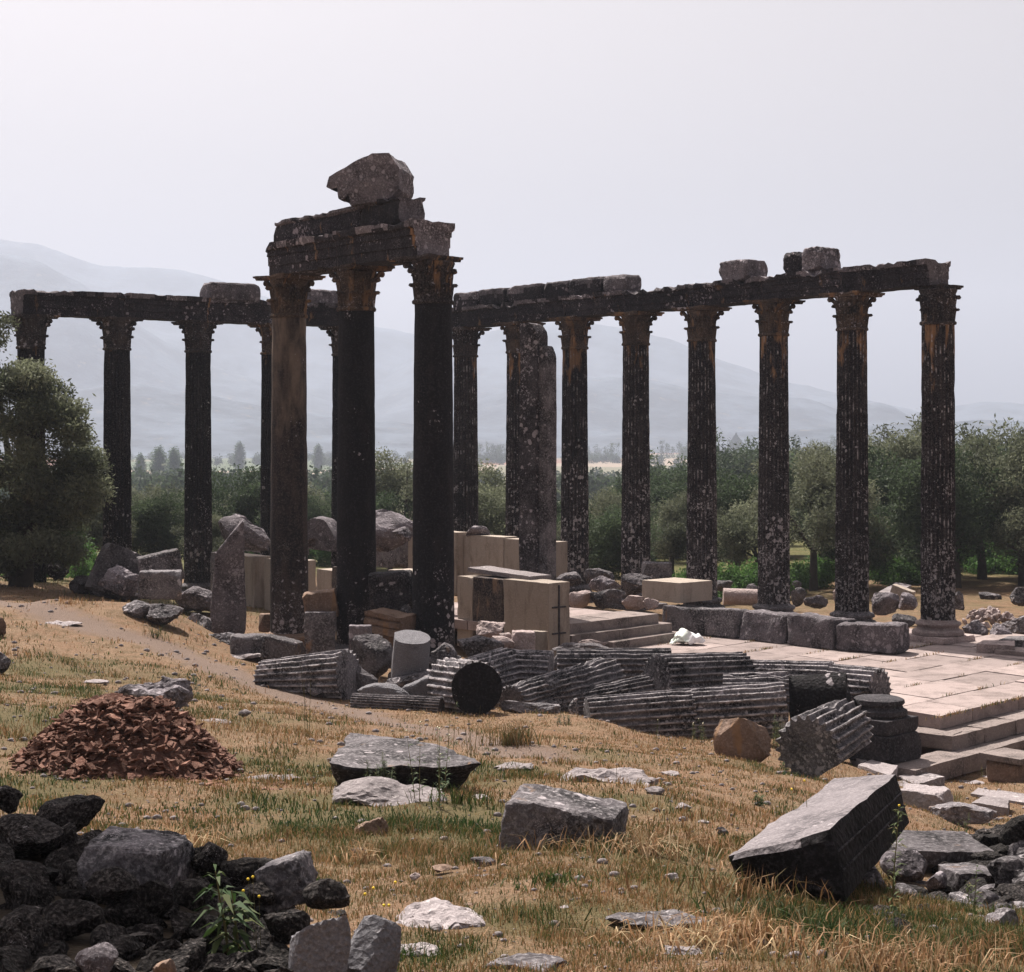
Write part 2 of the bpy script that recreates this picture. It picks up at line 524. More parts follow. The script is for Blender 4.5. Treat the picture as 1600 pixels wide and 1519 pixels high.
M['drum0'] = stone('black_stone_and_shade', (.010, .009, .011), (.05, .045, .05), (.15, .14, .15), cover=.55, lichen=.25, var=.1, bump=1.0)
M['pier'] = stone('lichen_pier_stone', (.012, .011, .012), (.06, .053, .058), (.14, .125, .135), cover=.52, lichen=.70, lich_col=(.42, .38, .40), var=.05, bump=.7)
M['column_black'] = stone('jet_black_fluted_marble', (.007, .006, .007), (.028, .024, .024), (.09, .08, .08), cover=.58, lichen=.36, lich_col=(.45, .41, .42), ochre=.30, streak=True, ochre_z=(4.9, 8.2), lz=(1.0, 5.5), var=.3, arris=.2)
# ------------------------------------------------------------------ terrain
CTRL_PX = [  # (px, py, distance)
    (800, 1519, 8.0), (400, 1519, 8.0), (0, 1519, 8.0), (1200, 1519, 8.0), (1600, 1519, 8.6), (-400, 1519, 8), (2000, 1519, 8.6),
    (800, 1400, 10.2), (400, 1400, 10.2), (0, 1400, 10.2), (1200, 1400, 10.3), (1500, 1400, 12.5), (1700, 1400, 13),
    (800, 1300, 13.1), (400, 1300, 13.1), (100, 1300, 12.8), (1132, 1350, 11.8), (1100, 1250, 16.4),
    (800, 1200, 18.4), (450, 1200, 17.6), (200, 1230, 15.5), (0, 1240, 14.6), (1000, 1200, 19.6), (1180, 1200, 21.5),
    (800, 1125, 26.4), (700, 1112, 27.6), (550, 1100, 28.3), (400, 1050, 30.8), (330, 1010, 34), (285, 975, 37.2), (150, 935, 43),
    (45, 908, 47.5), (-60, 900, 52), (0, 1000, 31.5), (0, 1100, 21.5), (250, 1100, 23.0), (-200, 1100, 21), (-200, 1000, 31),
    (900, 1118, 26.6), (1000, 1160, 24.6), (1040, 1168, 24.2), (1000, 1150, 27.0), (1150, 1190, 22.8), (1150, 1165, 26.5), (1250, 1195, 25.5),
    (1290, 1222, 20.8), (1440, 1186, 29.5), (1500, 1182, 29.8), (1640, 1180, 30.4), (1560, 1215, 28.6), (1500, 1275, 24.8), (1600, 1290, 23.0), (1400, 1260, 21.0), (1450, 1340, 16.5), (1600, 1340, 18.0),
]
CTRL_XY = [(0, 33, -.15), (3, 35, -.3), (5, 33, -.35), (-2.5, 33, .05), (-5, 36, .1), (-7, 37.5, .3), (-3, 42, .1), (0, 48, 0), (8, 47, -.25), (12, 43, -.25), (14, 36, -.4), (12, 31, -.6), (9, 28, -.65),
           (-9, 43, .5), (-9, 49, .2), (-13, 54, .4), (0, 60, -.3), (20, 60, -.4), (-22, 62, .4), (22, 45, -.3), (20, 30, -.4), (-20, 40, 1.3), (-16, 30, 1.8),
           (0, 0, 3.1), (8, 2, 3.0), (-8, 2, 3.2), (0, -20, 4.2), (-20, 0, 3.6), (20, 0, 2.6)]
_c = [tuple(P(*q)) for q in CTRL_PX] + CTRL_XY
CP = np.array(_c, float)
def _phi(d): return np.sqrt(d * d + 1.2)
_d = np.linalg.norm(CP[:, None, :2] - CP[None, :, :2], axis=2)
_n = len(CP)
_A = np.zeros((_n + 1, _n + 1)); _A[:_n, :_n] = _phi(_d) + np.eye(_n) * -.02; _A[:_n, _n] = 1; _A[_n, :_n] = 1
_w = np.linalg.solve(_A, np.concatenate([CP[:, 2], [0]]))
def ground(X, Y):
    X = np.atleast_1d(np.asarray(X, float)); Y = np.atleast_1d(np.asarray(Y, float))
    Z = np.full(X.shape, _w[_n])
    for i in range(_n):
        Z += _w[i] * _phi(np.hypot(X - CP[i, 0], Y - CP[i, 1]))
    D = np.hypot(X, Y)
    rt_ = 1 - .55 * np.clip((X / np.maximum(D, 1) - .06) / .14, 0, 1)
    far = -0.4 - (3.8 * np.clip((D - 60) / 150, 0, 1) + 8.0 * np.clip((D - 200) / 500, 0, 1)) * rt_
    t = np.clip((D - 52) / 22, 0, 1); t = t * t * (3 - 2 * t)
    return Z * (1 - t) + far * t
def gz(x, y): return float(ground(x, y)[0])
def gD(px, py, lo=6.0, hi=75.0):
    """distance at which the line of sight through a picture point meets the ground"""
    Ds = np.linspace(lo, hi, 1400)
    X = (px - CX) / F * Ds; Z = HC + (HY - py) / F * Ds
    g = ground(X, Ds)
    k = np.nonzero(Z <= g)[0]
    return float(Ds[k[0]]) if len(k) else hi
def onground(px, py):
    D = gD(px, py); p = P(px, py, D); return p

PATH = [(-60, 925), (60, 950), (160, 985), (260, 1010), (370, 1055), (460, 1085), (560, 1115), (660, 1140), (760, 1160), (830, 1180)]
PATHW = [onground(*q).xy for q in PATH]
def seg_dist(X, Y, pts):
    best = np.full(X.shape, 1e9)
    for a, b in zip(pts[:-1], pts[1:]):
        dx, dy = b[0] - a[0], b[1] - a[1]
        t = np.clip(((X - a[0]) * dx + (Y - a[1]) * dy) / (dx * dx + dy * dy), 0, 1)
        best = np.minimum(best, np.hypot(X - a[0] - t * dx, Y - a[1] - t * dy))
    return best
GREEN = [(2.2, 8.3, .7, .8), (-0.4, 8.4, .5, .5), (1.9, 12.3, .6, .6), (3.2, 9.4, .8, .9), (-1.8, 14.6, .9, .7), (.8, 12.0, .8, .7), (0.2, 9.4, .7, .6), (-1.0, 12.0, .6, .6), (3.6, 17.5, .9, .6), (-3.0, 17.8, .9, .6), (-6.5, 24, 1.5, .7), (1.0, 20.5, .8, .45), (-4.5, 26, 1.1, .5), (2.4, 13.8, .7, .7), (-0.6, 13.5, 1.6, .9), (1.5, 10.6, 1.0, .6), (2.6, 9.6, 1.3, 1.0), (1.4, 8.6, .8, .4), (-5.5, 20, 2.2, .6), (-4.2, 15, 1.2, .6), (-7.5, 28, 2.5, .5),
         (-1.2, 17.5, 1.6, .8), (3.3, 11.2, 1.2, .9), (-2.0, 10.5, 1.2, .5), (-3.5, 22, 1.6, .4), (4.0, 21.8, 1.3, .7), (5.2, 9.2, 1.2, .7), (1.2, 15.5, .8, .5), (5.0, 22.5, 1.2, .8),
         (-0.2, 18.2, .7, .9), (-9, 45, 2.5, .8), (-12, 50, 4, .8), (9, 56, 12, .35), (6.5, 26.4, .6, .6)]
def green_mask(X, Y):
    g = np.zeros(X.shape)
    for (x, y, r, s) in GREEN:
        g = np.maximum(g, s * np.exp(-((X - x) ** 2 + (Y - y) ** 2) / (r * r)))
    return g
def vnoise(X, Y, sc, seed=0):
    """cheap smooth value noise on arrays"""
    x = X * sc + 13.7 * seed + 1000; y = Y * sc + 7.9 * seed + 1000
    xi = np.floor(x).astype(np.int64); yi = np.floor(y).astype(np.int64)
    fx = x - xi; fy = y - yi; fx = fx * fx * (3 - 2 * fx); fy = fy * fy * (3 - 2 * fy)
    def h(a, b):
        n = (a * 374761393 + b * 668265263 + seed * 982451653) & 0x7fffffff
        n = (n ^ (n >> 13)) * 1274126177 & 0x7fffffff
        return ((n ^ (n >> 16)) & 0xffff) / 65535.0
    return (h(xi, yi) * (1 - fx) * (1 - fy) + h(xi + 1, yi) * fx * (1 - fy) + h(xi, yi + 1) * (1 - fx) * fy + h(xi + 1, yi + 1) * fx * fy)

def axis_grid(lo, hi, step, far_lo, far_hi, g=1.16):
    a = list(np.arange(lo, hi + step / 2, step))
    s = step; v = hi; up = []
    while v < far_hi: s *= g; v += s; up.append(v)
    s = step; v = lo; dn = []
    while v > far_lo: s *= g; v -= s; dn.append(v)
    return np.array(dn[::-1] + a + up)
gx = axis_grid(-19, 19, 0.2, -9000, 9000)
gy = axis_grid(5.5, 62, 0.2, -300, 16000)
GX, GY = np.meshgrid(gx, gy)
GZ = ground(GX.ravel(), GY.ravel()).reshape(GX.shape)
near = (np.abs(GX) < 20) & (GY < 63) & (GY > 4)
GZ += near * ((vnoise(GX, GY, 1.1, 1) - .5) * .10 + (vnoise(GX, GY, 3.1, 2) - .5) * .045)
pm = .8 * np.clip(1.2 - seg_dist(GX, GY, PATHW) / (.75 + .25 * vnoise(GX, GY, .8, 5)), 0, 1)
GZ -= pm * .03 * near
ny_, nx_ = GX.shape
ii = (np.arange(ny_ - 1)[:, None] * nx_ + np.arange(nx_ - 1)[None, :]).ravel()
GF = np.stack([ii, ii + 1, ii + nx_ + 1, ii + nx_], 1)
gme = mesh('ground', np.stack([GX.ravel(), GY.ravel(), GZ.ravel()], 1), GF, 180)
for nm, arr in (('path', pm), ('green', green_mask(GX, GY))):
    a = gme.attributes.new(nm, 'FLOAT', 'POINT'); a.data.foreach_set('value', arr.ravel().astype(np.float32))

s = NT('dry_ground')
dry = s.mix(s.ramp(s.noise(.9, 5, .65), .40, .60), (.22, .125, .074), (.25, .165, .105))
dry = s.mix(s.ramp(s.noise(3.5, 5, .7), .46, .62), dry, (.13, .088, .048))
dry = s.mix(s.ramp(s.noise(14, 4, .75), .50, .66), dry, (.33, .225, .15))
dry = s.mix(s.ramp(s.noise(60, 3, .75), .52, .62), dry, (.085, .06, .032))
grn = s.mix(s.noise(8, 5, .7), (.075, .068, .03), (.16, .12, .06))
gm = s.ramp(s.math('ADD', s.attr('green').outputs['Fac'], s.math('MULTIPLY', s.noise(1.3, 5, .7), .9)), .62, .95)
c = s.mix(gm, dry, grn)
pth = s.mix(s.noise(30, 5, .7), (.22, .16, .13), (.16, .115, .092))
c = s.mix(s.ramp(s.math('ADD', s.attr('path').outputs['Fac'], s.math('MULTIPLY', s.noise(2.4, 5, .7), .7)), .62, 1.0), c, pth)
c = s.mix(s.ramp(s.math('ADD', s.ramp(s.math('ABSOLUTE', s.math('SUBTRACT', (lambda q: (s.l(s.pos, q.inputs[0]), q.outputs['Y'])[1])(s.n('ShaderNodeSeparateXYZ')), 130)), 60, 85, 1, 0), s.math('MULTIPLY', s.noise(.3, 4), .5)), .9, 1.2), c, s.mix(s.noise(.8, 5, .7), (.05, .062, .02), (.15, .13, .05)))
# valley fields far off
sep = s.n('ShaderNodeSeparateXYZ'); s.l(s.pos, sep.inputs[0])
fl = s.n('ShaderNodeTexVoronoi'); fl.inputs['Scale'].default_value = 1.0
s.l(s.scaled((.006, .0028, 0)), fl.inputs['Vector'])
fc = s.mix(fl.outputs['Color'], (.12, .13, .05), (.42, .33, .22))
fcs = s.n('ShaderNodeSeparateColor'); s.l(fl.outputs['Color'], fcs.inputs[0])
fc = s.mix(s.ramp(fcs.outputs[0], .2, .6), (.07, .09, .045), (.24, .19, .145))
fc = s.mix(s.ramp(fcs.outputs[1], .7, .75), fc, (.20, .095, .06))
c = s.mix(s.ramp(sep.outputs['Y'], 110, 170), c, fc)
s.col(c)
hgt = s.math('ADD', s.noise(22, 5, .75), s.math('MULTIPLY', s.voro(60), .6))
s.bump(hgt, .9, .05)
tag(link('ground', gme, s.m), kind='structure')

# ------------------------------------------------------------------ hills
def ridge(name, pts, D, width, base=-14, seed=1, rough=1.0, nd=26, color=(.04, .05, .065)):
    """a chain of hills: heightfield strip, crest height read at the given points, falling off on both sides"""
    pts = sorted(pts); D *= .62; width *= .62
    px = np.linspace(pts[0][0], pts[-1][0], 220)
    py = np.interp(px, [p[0] for p in pts], [p[1] for p in pts])
    k = np.array([1, 2, 3, 2, 1]) / 9
    py[2:-2] = np.convolve(py, k, 'valid')
    zc = HC + (HY - py) / F * D
    X0 = (px - CX) / F * D
    ds = np.linspace(-1, 1, nd * 2 + 1)
    V = []
    for i, t in enumerate(ds):
        fall = (1 - abs(t)) ** 1.25 if t < 0 else (1 - abs(t)) ** 1.1
        Xr = X0 * (1 + t * width / D * .6)
        Yr = np.full(X0.shape, D + t * width)
        nn = (vnoise(Xr, Yr, 1 / 260., seed) - .5) * .5 + (vnoise(Xr, Yr, 1 / 95., seed + 1) - .5) * .22 + (vnoise(Xr, Yr, 1 / 28., seed + 2) - .5) * .07
        z = base + (zc - base) * fall * (1 + nn * rough * (1 - fall) * 1.6) + (vnoise(Xr, Yr, 1 / 19., seed + 3) - .5) * 3 * rough * (fall > .02)
        V.append(np.stack([Xr, Yr, z], 1))
    V = np.concatenate(V, 0); n = len(px); m = len(ds)
    ii = (np.arange(m - 1)[:, None] * n + np.arange(n - 1)[None, :]).ravel()
    me = mesh(name, V, np.stack([ii, ii + 1, ii + n + 1, ii + n], 1), 180)
    s = NT(name + '_cover')
    a = s.mix(s.ramp(s.noise(.012, 8, .7), .42, .62), color, tuple(v * 2.2 for v in color))
    a = s.mix(s.ramp(s.noise(.05, 4, .7), .60, .72), a, (.14, .12, .10))
    s.col(a); s.bump(s.noise(.04, 6, .7), .6, 8)
    tag(link(name, me, s.m), kind='structure')
ridge('mountains', [(-900, 420), (-500, 385), (-250, 372), (0, 374), (60, 381), (120, 404), (165, 417), (230, 417), (290, 423), (340, 437), (420, 466), (520, 497), (590, 511), (650, 522), (720, 535), (900, 600), (1200, 680)], 5600, 1700, seed=3)
ridge('mountains', [(-900, 500), (-300, 400), (0, 393), (60, 408), (130, 445), (190, 492), (300, 560), (460, 612), (620, 660), (760, 690)], 4300, 900, seed=9)
ridge('mountains', [(560, 600), (640, 560), (740, 526), (800, 510), (880, 503), (950, 509), (1010, 522), (1060, 534), (1110, 556), (1160, 574), (1220, 594), (1300, 612), (1420, 640), (1560, 670), (1700, 684)], 5200, 1500, seed=5)
ridge('mountains', [(700, 640), (860, 585), (930, 590), (1000, 590), (1090, 610), (1180, 620), (1236, 621), (1275, 626), (1310, 640), (1340, 636), (1372, 627), (1400, 638), (1430, 654), (1480, 664), (1600, 672), (1800, 684)], 3600, 700, seed=7)
ridge('mountains', [(1300, 650), (1440, 645), (1500, 634), (1540, 627), (1600, 631), (1700, 628), (1900, 640), (2200, 600), (2600, 640)], 5000, 900, seed=12)
ridge('hills', [(1150, 676), (1300, 668), (1480, 659), (1560, 656), (1640, 660), (1800, 650), (2100, 660), (2500, 640)], 2300, 500, seed=15, rough=.6)
ridge('hills', [(-900, 600), (-300, 600), (80, 612), (220, 600), (330, 618), (430, 640), (560, 655), (700, 668), (860, 676), (1000, 680)], 2900, 600, seed=19, rough=.7)

# ------------------------------------------------------------------ haze
hz_me = mesh('haze', np.array([(x, y, z) for x in (-6500, 6500) for y in (-400, 5200) for z in (-24, 455)], float),
             [(0, 1, 3, 2), (4, 6, 7, 5), (0, 4, 5, 1), (2, 3, 7, 6), (0, 2, 6, 4), (1, 5, 7, 3)], 0)
hm = bpy.data.materials.new('haze_air'); hm.use_nodes = True
ht = hm.node_tree; ht.nodes.clear()
ho = ht.nodes.new('ShaderNodeOutputMaterial'); pv = ht.nodes.new('ShaderNodeVolumePrincipled')
pv.inputs['Color'].default_value = (.48, .53, .645, 1)
pv.inputs['Density'].default_value = 0.00036
pv.inputs['Anisotropy'].default_value = 0.25
ht.links.new(pv.outputs[0], ho.inputs['Volume'])
HAZE = True
if HAZE:
    tag(link('haze', hz_me, hm), kind='stuff')
# ------------------------------------------------------------------ temple: columns
UA = Vector((0.6475, -0.762, 0)); UA.normalize()       # long side, towards the viewer
UB = Vector((-0.762, -0.6475, 0)); UB.normalize()      # short side, towards the left
YAW = math.atan2(UA.y, UA.x)

def leaf_mesh(h, w, out, seed):
    """acanthus leaf: rises along the bell and curls outwards; local x is outwards, z up"""
    V = []; Fa = []
    nu_, nv = 6, 9
    for j in range(nv + 1):
        t = j / nv
        if t < .72:
            z = h * t / .72 * .95; x = out * .25 * (t / .72) ** 2
        else:
            a = (t - .72) / .28 * pi * .95
            z = h * .95 + sin(a) * h * .10 - (1 - cos(a)) * h * .04; x = out * .25 + (1 - cos(a)) * out * .24
        ww = w * (1 - .55 * t ** 2) * (1 + .16 * sin(t * 22))
        for i in range(nu_ + 1):
            u = i / nu_ * 2 - 1
            V.append((x + .035 * (1 - abs(u)) + .012 * cos(u * 9), u * ww / 2, z - .03 * abs(u) * (t > .6)))
    n = nu_ + 1
    for j in range(nv):
        for i in range(nu_):
            Fa.append((j * n + i, j * n + i + 1, (j + 1) * n + i + 1, (j + 1) * n + i))
    # back
    b = len(V)
    V += [(x - .045, y * .9, z) for (x, y, z) in V[:b]]
    for f in Fa[:]: Fa.append(tuple(b + k for k in f[::-1]))
    for j in range(nv):
        Fa.append((j * n, (j + 1) * n, b + (j + 1) * n, b + j * n))
        q = j * n + nu_
        Fa.append((q, b + q, b + q + n, q + n))
    for i in range(nu_):
        q = nv * n + i
        Fa.append((q, q + 1, b + q + 1, b + q))
    V = np.array(V); V = V + nz3(V, 9, seed, .012)
    return mesh('acanthus_leaf', V, Fa, 40)

def volute_mesh(seed):
    V = []; Fa = []
    pts = []; rad = []
    for k in range(26):
        t = k / 25
        if t < .45:
            q = t / .45
            pts.append((.03 + .17 * q ** 1.3, 0, -.30 + .28 * q ** .8)); rad.append(.05 + .02 * q)
        else:
            a = (t - .45) / .55 * 1.9 * pi; r = .055 * (1 - .55 * (t - .45) / .55)
            pts.append((.20 + r * sin(a) * 1.0, 0, -.02 - r + r * cos(a) + .0)); rad.append(.06 * (1 - .4 * (t - .45) / .55))
    tube(V, Fa, pts, rad, 7)
    V = np.array(V); V = V + nz3(V, 8, seed, .012)
    return mesh('volute', V, Fa, 60)

def abacus_mesh(a, h, seed, horns=(1, 1, 1, 1)):
    """square slab with concave sides and pointed corners"""
    ring = []
    n = 12
    cor = [(1, 1), (-1, 1), (-1, -1), (1, -1)]
    for s in range(4):
        c0 = Vector(cor[s]) * a * (1 if horns[s] else .74); c1 = Vector(cor[(s + 1) % 4]) * a * (1 if horns[(s + 1) % 4] else .74)
        mid = (c0 + c1) / 2; inward = -mid.normalized()
        ex = (c1 - c0).normalized()
        for k in range(n):
            t = k / n
            p = c0.lerp(c1, .045 + .91 * t) + inward * (a * .24 * (1 - (2 * t - 1) ** 2))
            ring.append(p)
    V = []; m = len(ring)
    for z, sc in ((0, .90), (h * .45, .93), (h * .5, .99), (h, 1.0)):
        for p in ring: V.append((p.x * sc, p.y * sc, z))
    Fa = []
    for i in range(3):
        for k in range(m):
            k2 = (k + 1) % m
            Fa.append((i * m + k, i * m + k2, (i + 1) * m + k2, (i + 1) * m + k))
    c = len(V); V.append((0, 0, 0)); V.append((0, 0, h))
    for k in range(m):
        Fa.append((c, (k + 1) % m, k)); Fa.append((c + 1, 3 * m + k, 3 * m + (k + 1) % m))
    V = np.array(V); V = V + nz3(V, 4, seed, .02) + nz3(V, 13, seed + 1, .010)
    return mesh('abacus', V, Fa, 35)

LEAF_LO = [leaf_mesh(.34, .27, .16, k) for k in (1, 2)]
LEAF_HI = [leaf_mesh(.60, .25, .19, k) for k in (3, 4)]
VOL = volute_mesh(5)

def make_capital(parent, z, r, seed, dark=False, horns=(1, 1, 1, 1), H=.9, loose=0):
    mat = M['capital_dark'] if dark else M['capital']
    cap = link('capital', lathe([(r, -.03), (r * 1.10, -.02), (r * 1.12, .02), (r * 1.07, .05), (r * .98, .06), (r * .98, .30), (r * .99, .50), (r * 1.03, .66), (r * 1.12, .75), (r * 1.16, .79), (r * 1.1, .82)], 32, 'capital', seed, .012), mat, parent)
    cap.location = (0, 0, z); cap.scale = (1, 1, H / .9)
    rs = random.Random(seed)
    def put(me, name, ang, rad, zz, sc=1.0):
        if len(me.materials) == 0: me.materials.append(mat)
        o = bpy.data.objects.new(name, me); COL.objects.link(o); o.parent = cap
        o.location = (cos(ang) * rad, sin(ang) * rad, zz); o.rotation_euler = (0, 0, ang)
        o.scale = (sc * rs.uniform(.85, 1.1), sc, sc * rs.uniform(.92, 1.05))
        if name != 'abacus':
            o.material_slots[0].link = 'OBJECT'; o.material_slots[0].material = mat
        return o
    for k in range(8):
        if rs.random() > loose: put(LEAF_LO[k % 2], 'acanthus_leaf', k * pi / 4, r * .93, .05)
        if rs.random() > loose: put(LEAF_HI[k % 2], 'acanthus_leaf', k * pi / 4 + pi / 8, r * .93, .08)
    for k in range(4):
        if horns[k]: put(VOL, 'volute', k * pi / 2 + pi / 4, r * .96, .80, .82)
    ab = link('abacus', abacus_mesh(.61, .10, seed + 40, horns), mat, cap)
    ab.location = (0, 0, .81)
    return cap

def attic_base(parent, r, seed, mat, plinth=True):
    b = link('base', lathe([(r * 1.42, .13), (r * 1.50, .17), (r * 1.50, .23), (r * 1.42, .27), (r * 1.24, .29), (r * 1.18, .33), (r * 1.20, .37), (r * 1.30, .385), (r * 1.33, .42), (r * 1.28, .46), (r * 1.10, .475), (r * 1.06, .50), (r * 1.0, .52)], 44, 'base', seed, .015), mat, parent)
    if plinth:
        p = link('plinth', block_mesh(seed, (r * 3.05, r * 3.05, .15), 14, 6, .012, 'plinth'), mat, b)
        p.location = (0, 0, .072)
    return b

def make_column(name, x, y, topz, label, r0=.42, r1=.37, fluted=True, mat='column', capdark=False, seed=1, joints=(.34, .68), horns=(1, 1, 1, 1),
                group='standing columns of the temple', basemat='grey', loose=.05):
    root = empty(name, (x, y, 0), YAW)
    tag(root, label, 'column', group)
    attic_base(root, r0, seed, M[basemat])
    z0, z1 = .50, topz - .9
    H = z1 - z0
    cuts = [0] + list(joints) + [1]
    for a, b in zip(cuts[:-1], cuts[1:]):
        L = (b - a) * H + .012
        # slight entasis
        ra = r0 + (r1 - r0) * a ** 1.3 - (.004 if a > 0 else 0); rb = r0 + (r1 - r0) * b ** 1.3
        me = drum_mesh(seed + int(a * 10), L, ra, rb, 24 if fluted else 0, .010 if fluted else .008, axis='z', seg=5, name='shaft_drum', nl=int(L / .22), depth=.10, notch=.09 if fluted else .05)
        d = link('shaft_drum', me, M[mat], root)
        d.location = (0, 0, z0 + a * H - .006)
        d.rotation_euler = (0, 0, random.Random(seed + a).uniform(-.02, .02))
    make_capital(root, z1, r1, seed, capdark, horns, .9, loose)
    return root

def zt(py, D): return HC + (HY - py) / F * D
ROW_A = []
A_PX = [1465.7, 1331.3, 1209, 1096.6, 993.5, 898, 810.5, 727.5]
A_TOP = [447, 459, 470, 481, 489, 497, 505, 513]
A_LAB = ['rightmost fluted column, lichen spattered, with its round moulded base in full view on the pavement',
         'second fluted column from the right, rising behind the long fallen block, ochre capital',
         'third fluted column from the right, pale bare stone streaks below its capital, in front of an olive tree',
         'fourth fluted column from the right, rising beside the low cut plinth block',
         'fifth column of the right row, lichen dotted, behind the small upright block and grey rocks',
         'sixth column of the right row, ochre capital, right of the tall slab like pillar',
         'seventh column of the right row, half hidden behind the tall lichen pillar slab',
         'far end column of the right row, just right of the foremost smooth column']
for i, (px, py) in enumerate(zip(A_PX, A_TOP)):
    D = 40.7 * (1 + .0478 * i)
    x = (px - CX) / F * D
    top = zt(py, D)
    ROW_A.append((x, D, top))
    make_column('fluted_column', x, D, top, A_LAB[i], r0=(.405 if i == 0 else .42), r1=(.385 if i == 0 else .365), seed=100 + i * 7,
                capdark=(i in (0, 7)), joints=((.52,), (.36, .7), (.45,), (.4, .72), (.55,), (.5,), (.5,), (.5,))[i], horns=((0, 1, 0, 0) if i == 0 else (1, 1, 1, 1)), basemat=('pink' if i == 0 else 'grey'))
ROW_B = []
B_PX = [538, 427.5, 309.6, 183, 48.5]
B_TOP = [511, 507.5, 503, 497.5, 493.5]
B_LAB = ['fluted column of the left row mostly hidden behind the middle smooth column',
         'thin sliver of a fluted column showing left of the tan topped smooth column',
         'fluted column of the left row rising behind the cut wall blocks',
         'nearly black fluted column left of centre in the left row, its foot behind grey boulders',
         'leftmost corner column, its shaft swallowed by the olive tree']
for j, (px, py) in enumerate(zip(B_PX, B_TOP)):
    D = 54.5 * (1 - .0313 * j)
    x = (px - CX) / F * D
    top = zt(py, D)
    ROW_B.append((x, D, top))
    make_column('fluted_column', x, D, top, B_LAB[j], r0=.42, r1=.37, seed=300 + j * 7, mat='column_black', capdark=(j != 1), joints=(.5,))
ROW_C = []
C_PX = [451.8, 556.8, 677]
C_TOP = [432, 418, 403]
C_LAB = ['smooth column with bare tan upper shaft, leftmost of the three under the high broken beam',
         'smooth jet black column, middle one of the three under the high broken beam, capital half ochre',
         'smooth black column nearest the viewer, rightmost of the three, one long horn on its capital']
for k, (px, py) in enumerate(zip(C_PX, C_TOP)):
    D = (38.0, 36.0, 34.1)[k]
    x = (px - CX) / F * D
    top = zt(py, D)
    ROW_C.append((x, D, top))
    make_column('smooth_column', x, D, top, C_LAB[k], r0=.425, r1=.375, fluted=False, mat=('column_tan', 'column_plain', 'column_plain')[k],
                capdark=(k == 2), seed=500 + k * 7, joints=(.55,) if k != 1 else (.3,), horns=((1, 1, 1, 1), (1, 1, 1, 1), (0, 1, 1, 1))[k], basemat='brown' if k == 0 else 'grey', loose=.1)

# ------------------------------------------------------------------ entablature
ARCH = [(-.38, 0), (.38, 0), (.38, .19), (.41, .20), (.41, .40), (.44, .41), (.44, .52), (.50, .56), (.52, .62), (.52, .70), (-.52, .70), (-.52, .62), (-.50, .56), (-.44, .52), (-.44, .41), (-.41, .40), (-.41, .20), (-.38, .19)]
ARCH_LO = [(y, z * .88) for (y, z) in ARCH]
FRIEZE = [(-.34, 0), (.34, 0), (.39, .06), (.41, .2), (.38, .36), (.36, .40), (.44, .44), (.44, .50), (-.44, .50), (-.44, .44), (-.36, .40), (-.38, .36), (-.41, .2), (-.39, .06)]
def prof_top(p): return max(q[1] for q in p)
def beam(name, p0, p1, prof, label, cat, group, mat='beam', ext0=0, ext1=0, seed=1, erode=.05, cuts=(), rough=.012, lift=0.004, side=0.0):
    p0 = Vector(p0); p1 = Vector(p1)
    d = (p1 - p0); L0 = d.length; u = d.normalized()
    p0 = p0 - u * ext0; p1 = p1 + u * ext1
    L = (p1 - p0).length
    me = beam_mesh(seed, L - .012, prof, max(8, int(L / .13)), rough, name, erode)
    if cuts:
        co = np.empty(len(me.vertices) * 3); me.vertices.foreach_get('co', co); V = co.reshape(-1, 3)
        for n_, h in cuts: V = chop(V, n_, h)
        me.vertices.foreach_set('co', V.ravel()); me.update()
    o = link(name, me, M[mat])
    me.materials.append(M['lichen_stone'])
    for pl in me.polygons:
        if abs(pl.normal.x) > .75 or (pl.center.z > .80 * prof_top(prof) and noise.noise(pl.center * 1.7 + Vector((seed, 0, 0))) > -.05) or pl.normal.z > .75: pl.material_index = 1  # lichen on ends and upper edge; pale tops also paint the lit crown
    c = (p0 + p1) / 2 + u.cross(Vector((0, 0, 1))) * side
    o.location = c + Vector((0, 0, lift))
    o.rotation_euler = (0, -math.asin(u.z), math.atan2(u.y, u.x))
    tag(o, label, cat, group)
    return o
G1 = 'architrave beams along the right row'
al = ['architrave beam at the near right end, its lichen covered broken end face overhanging the rightmost column',
      'architrave beam spanning the second and third columns from the right',
      'architrave beam spanning the third and fourth columns from the right, under the single pale lump',
      'architrave beam spanning the fourth and fifth columns of the right row',
      'architrave beam spanning the fifth and sixth columns of the right row',
      'architrave beam spanning the sixth and seventh columns, above the slab like pillar',
      'architrave beam at the far left end of the right row, with two pale lichen discs']
for i in range(7):
    a = ROW_A[i]; b = ROW_A[i + 1]
    beam('architrave_beam', (b[0], b[1], b[2]), (a[0], a[1], a[2]), ARCH_LO, al[i], 'beam', G1, ext1=.04 if i == 0 else 0, ext0=.32 if i == 6 else 0, seed=700 + i * 5, erode=.10, rough=.014)
G2 = 'architrave beams along the left row'
bl = ['architrave beam at the right end of the left row, behind the middle smooth column',
      'architrave beam of the left row passing behind the tan topped column',
      'architrave beam of the left row carrying the squared grey block',
      'architrave beam over the leftmost corner column, its moulded end projecting into the sky']
for j in range(4):
    a = ROW_B[j]; b = ROW_B[j + 1]
    beam('architrave_beam', (b[0], b[1], b[2]), (a[0], a[1], a[2]), ARCH, bl[j], 'beam', G2, ext0=.42 if j == 3 else 0, ext1=.10 if j == 0 else 0, seed=760 + j * 5, erode=.05)
c0, c1, c2 = ROW_C
beam('architrave_beam', (c0[0], c0[1], c0[2]), (c1[0], c1[1], c1[2]), [(y * 1.05, z) for y, z in ARCH], 'black architrave beam between the two left smooth columns, left end broken', 'beam', 'architrave beams over the smooth columns', mat='beam', ext0=.22, ext1=-.1, seed=801,
     cuts=[((-.8, 0, .6), 1.34)], erode=.05)
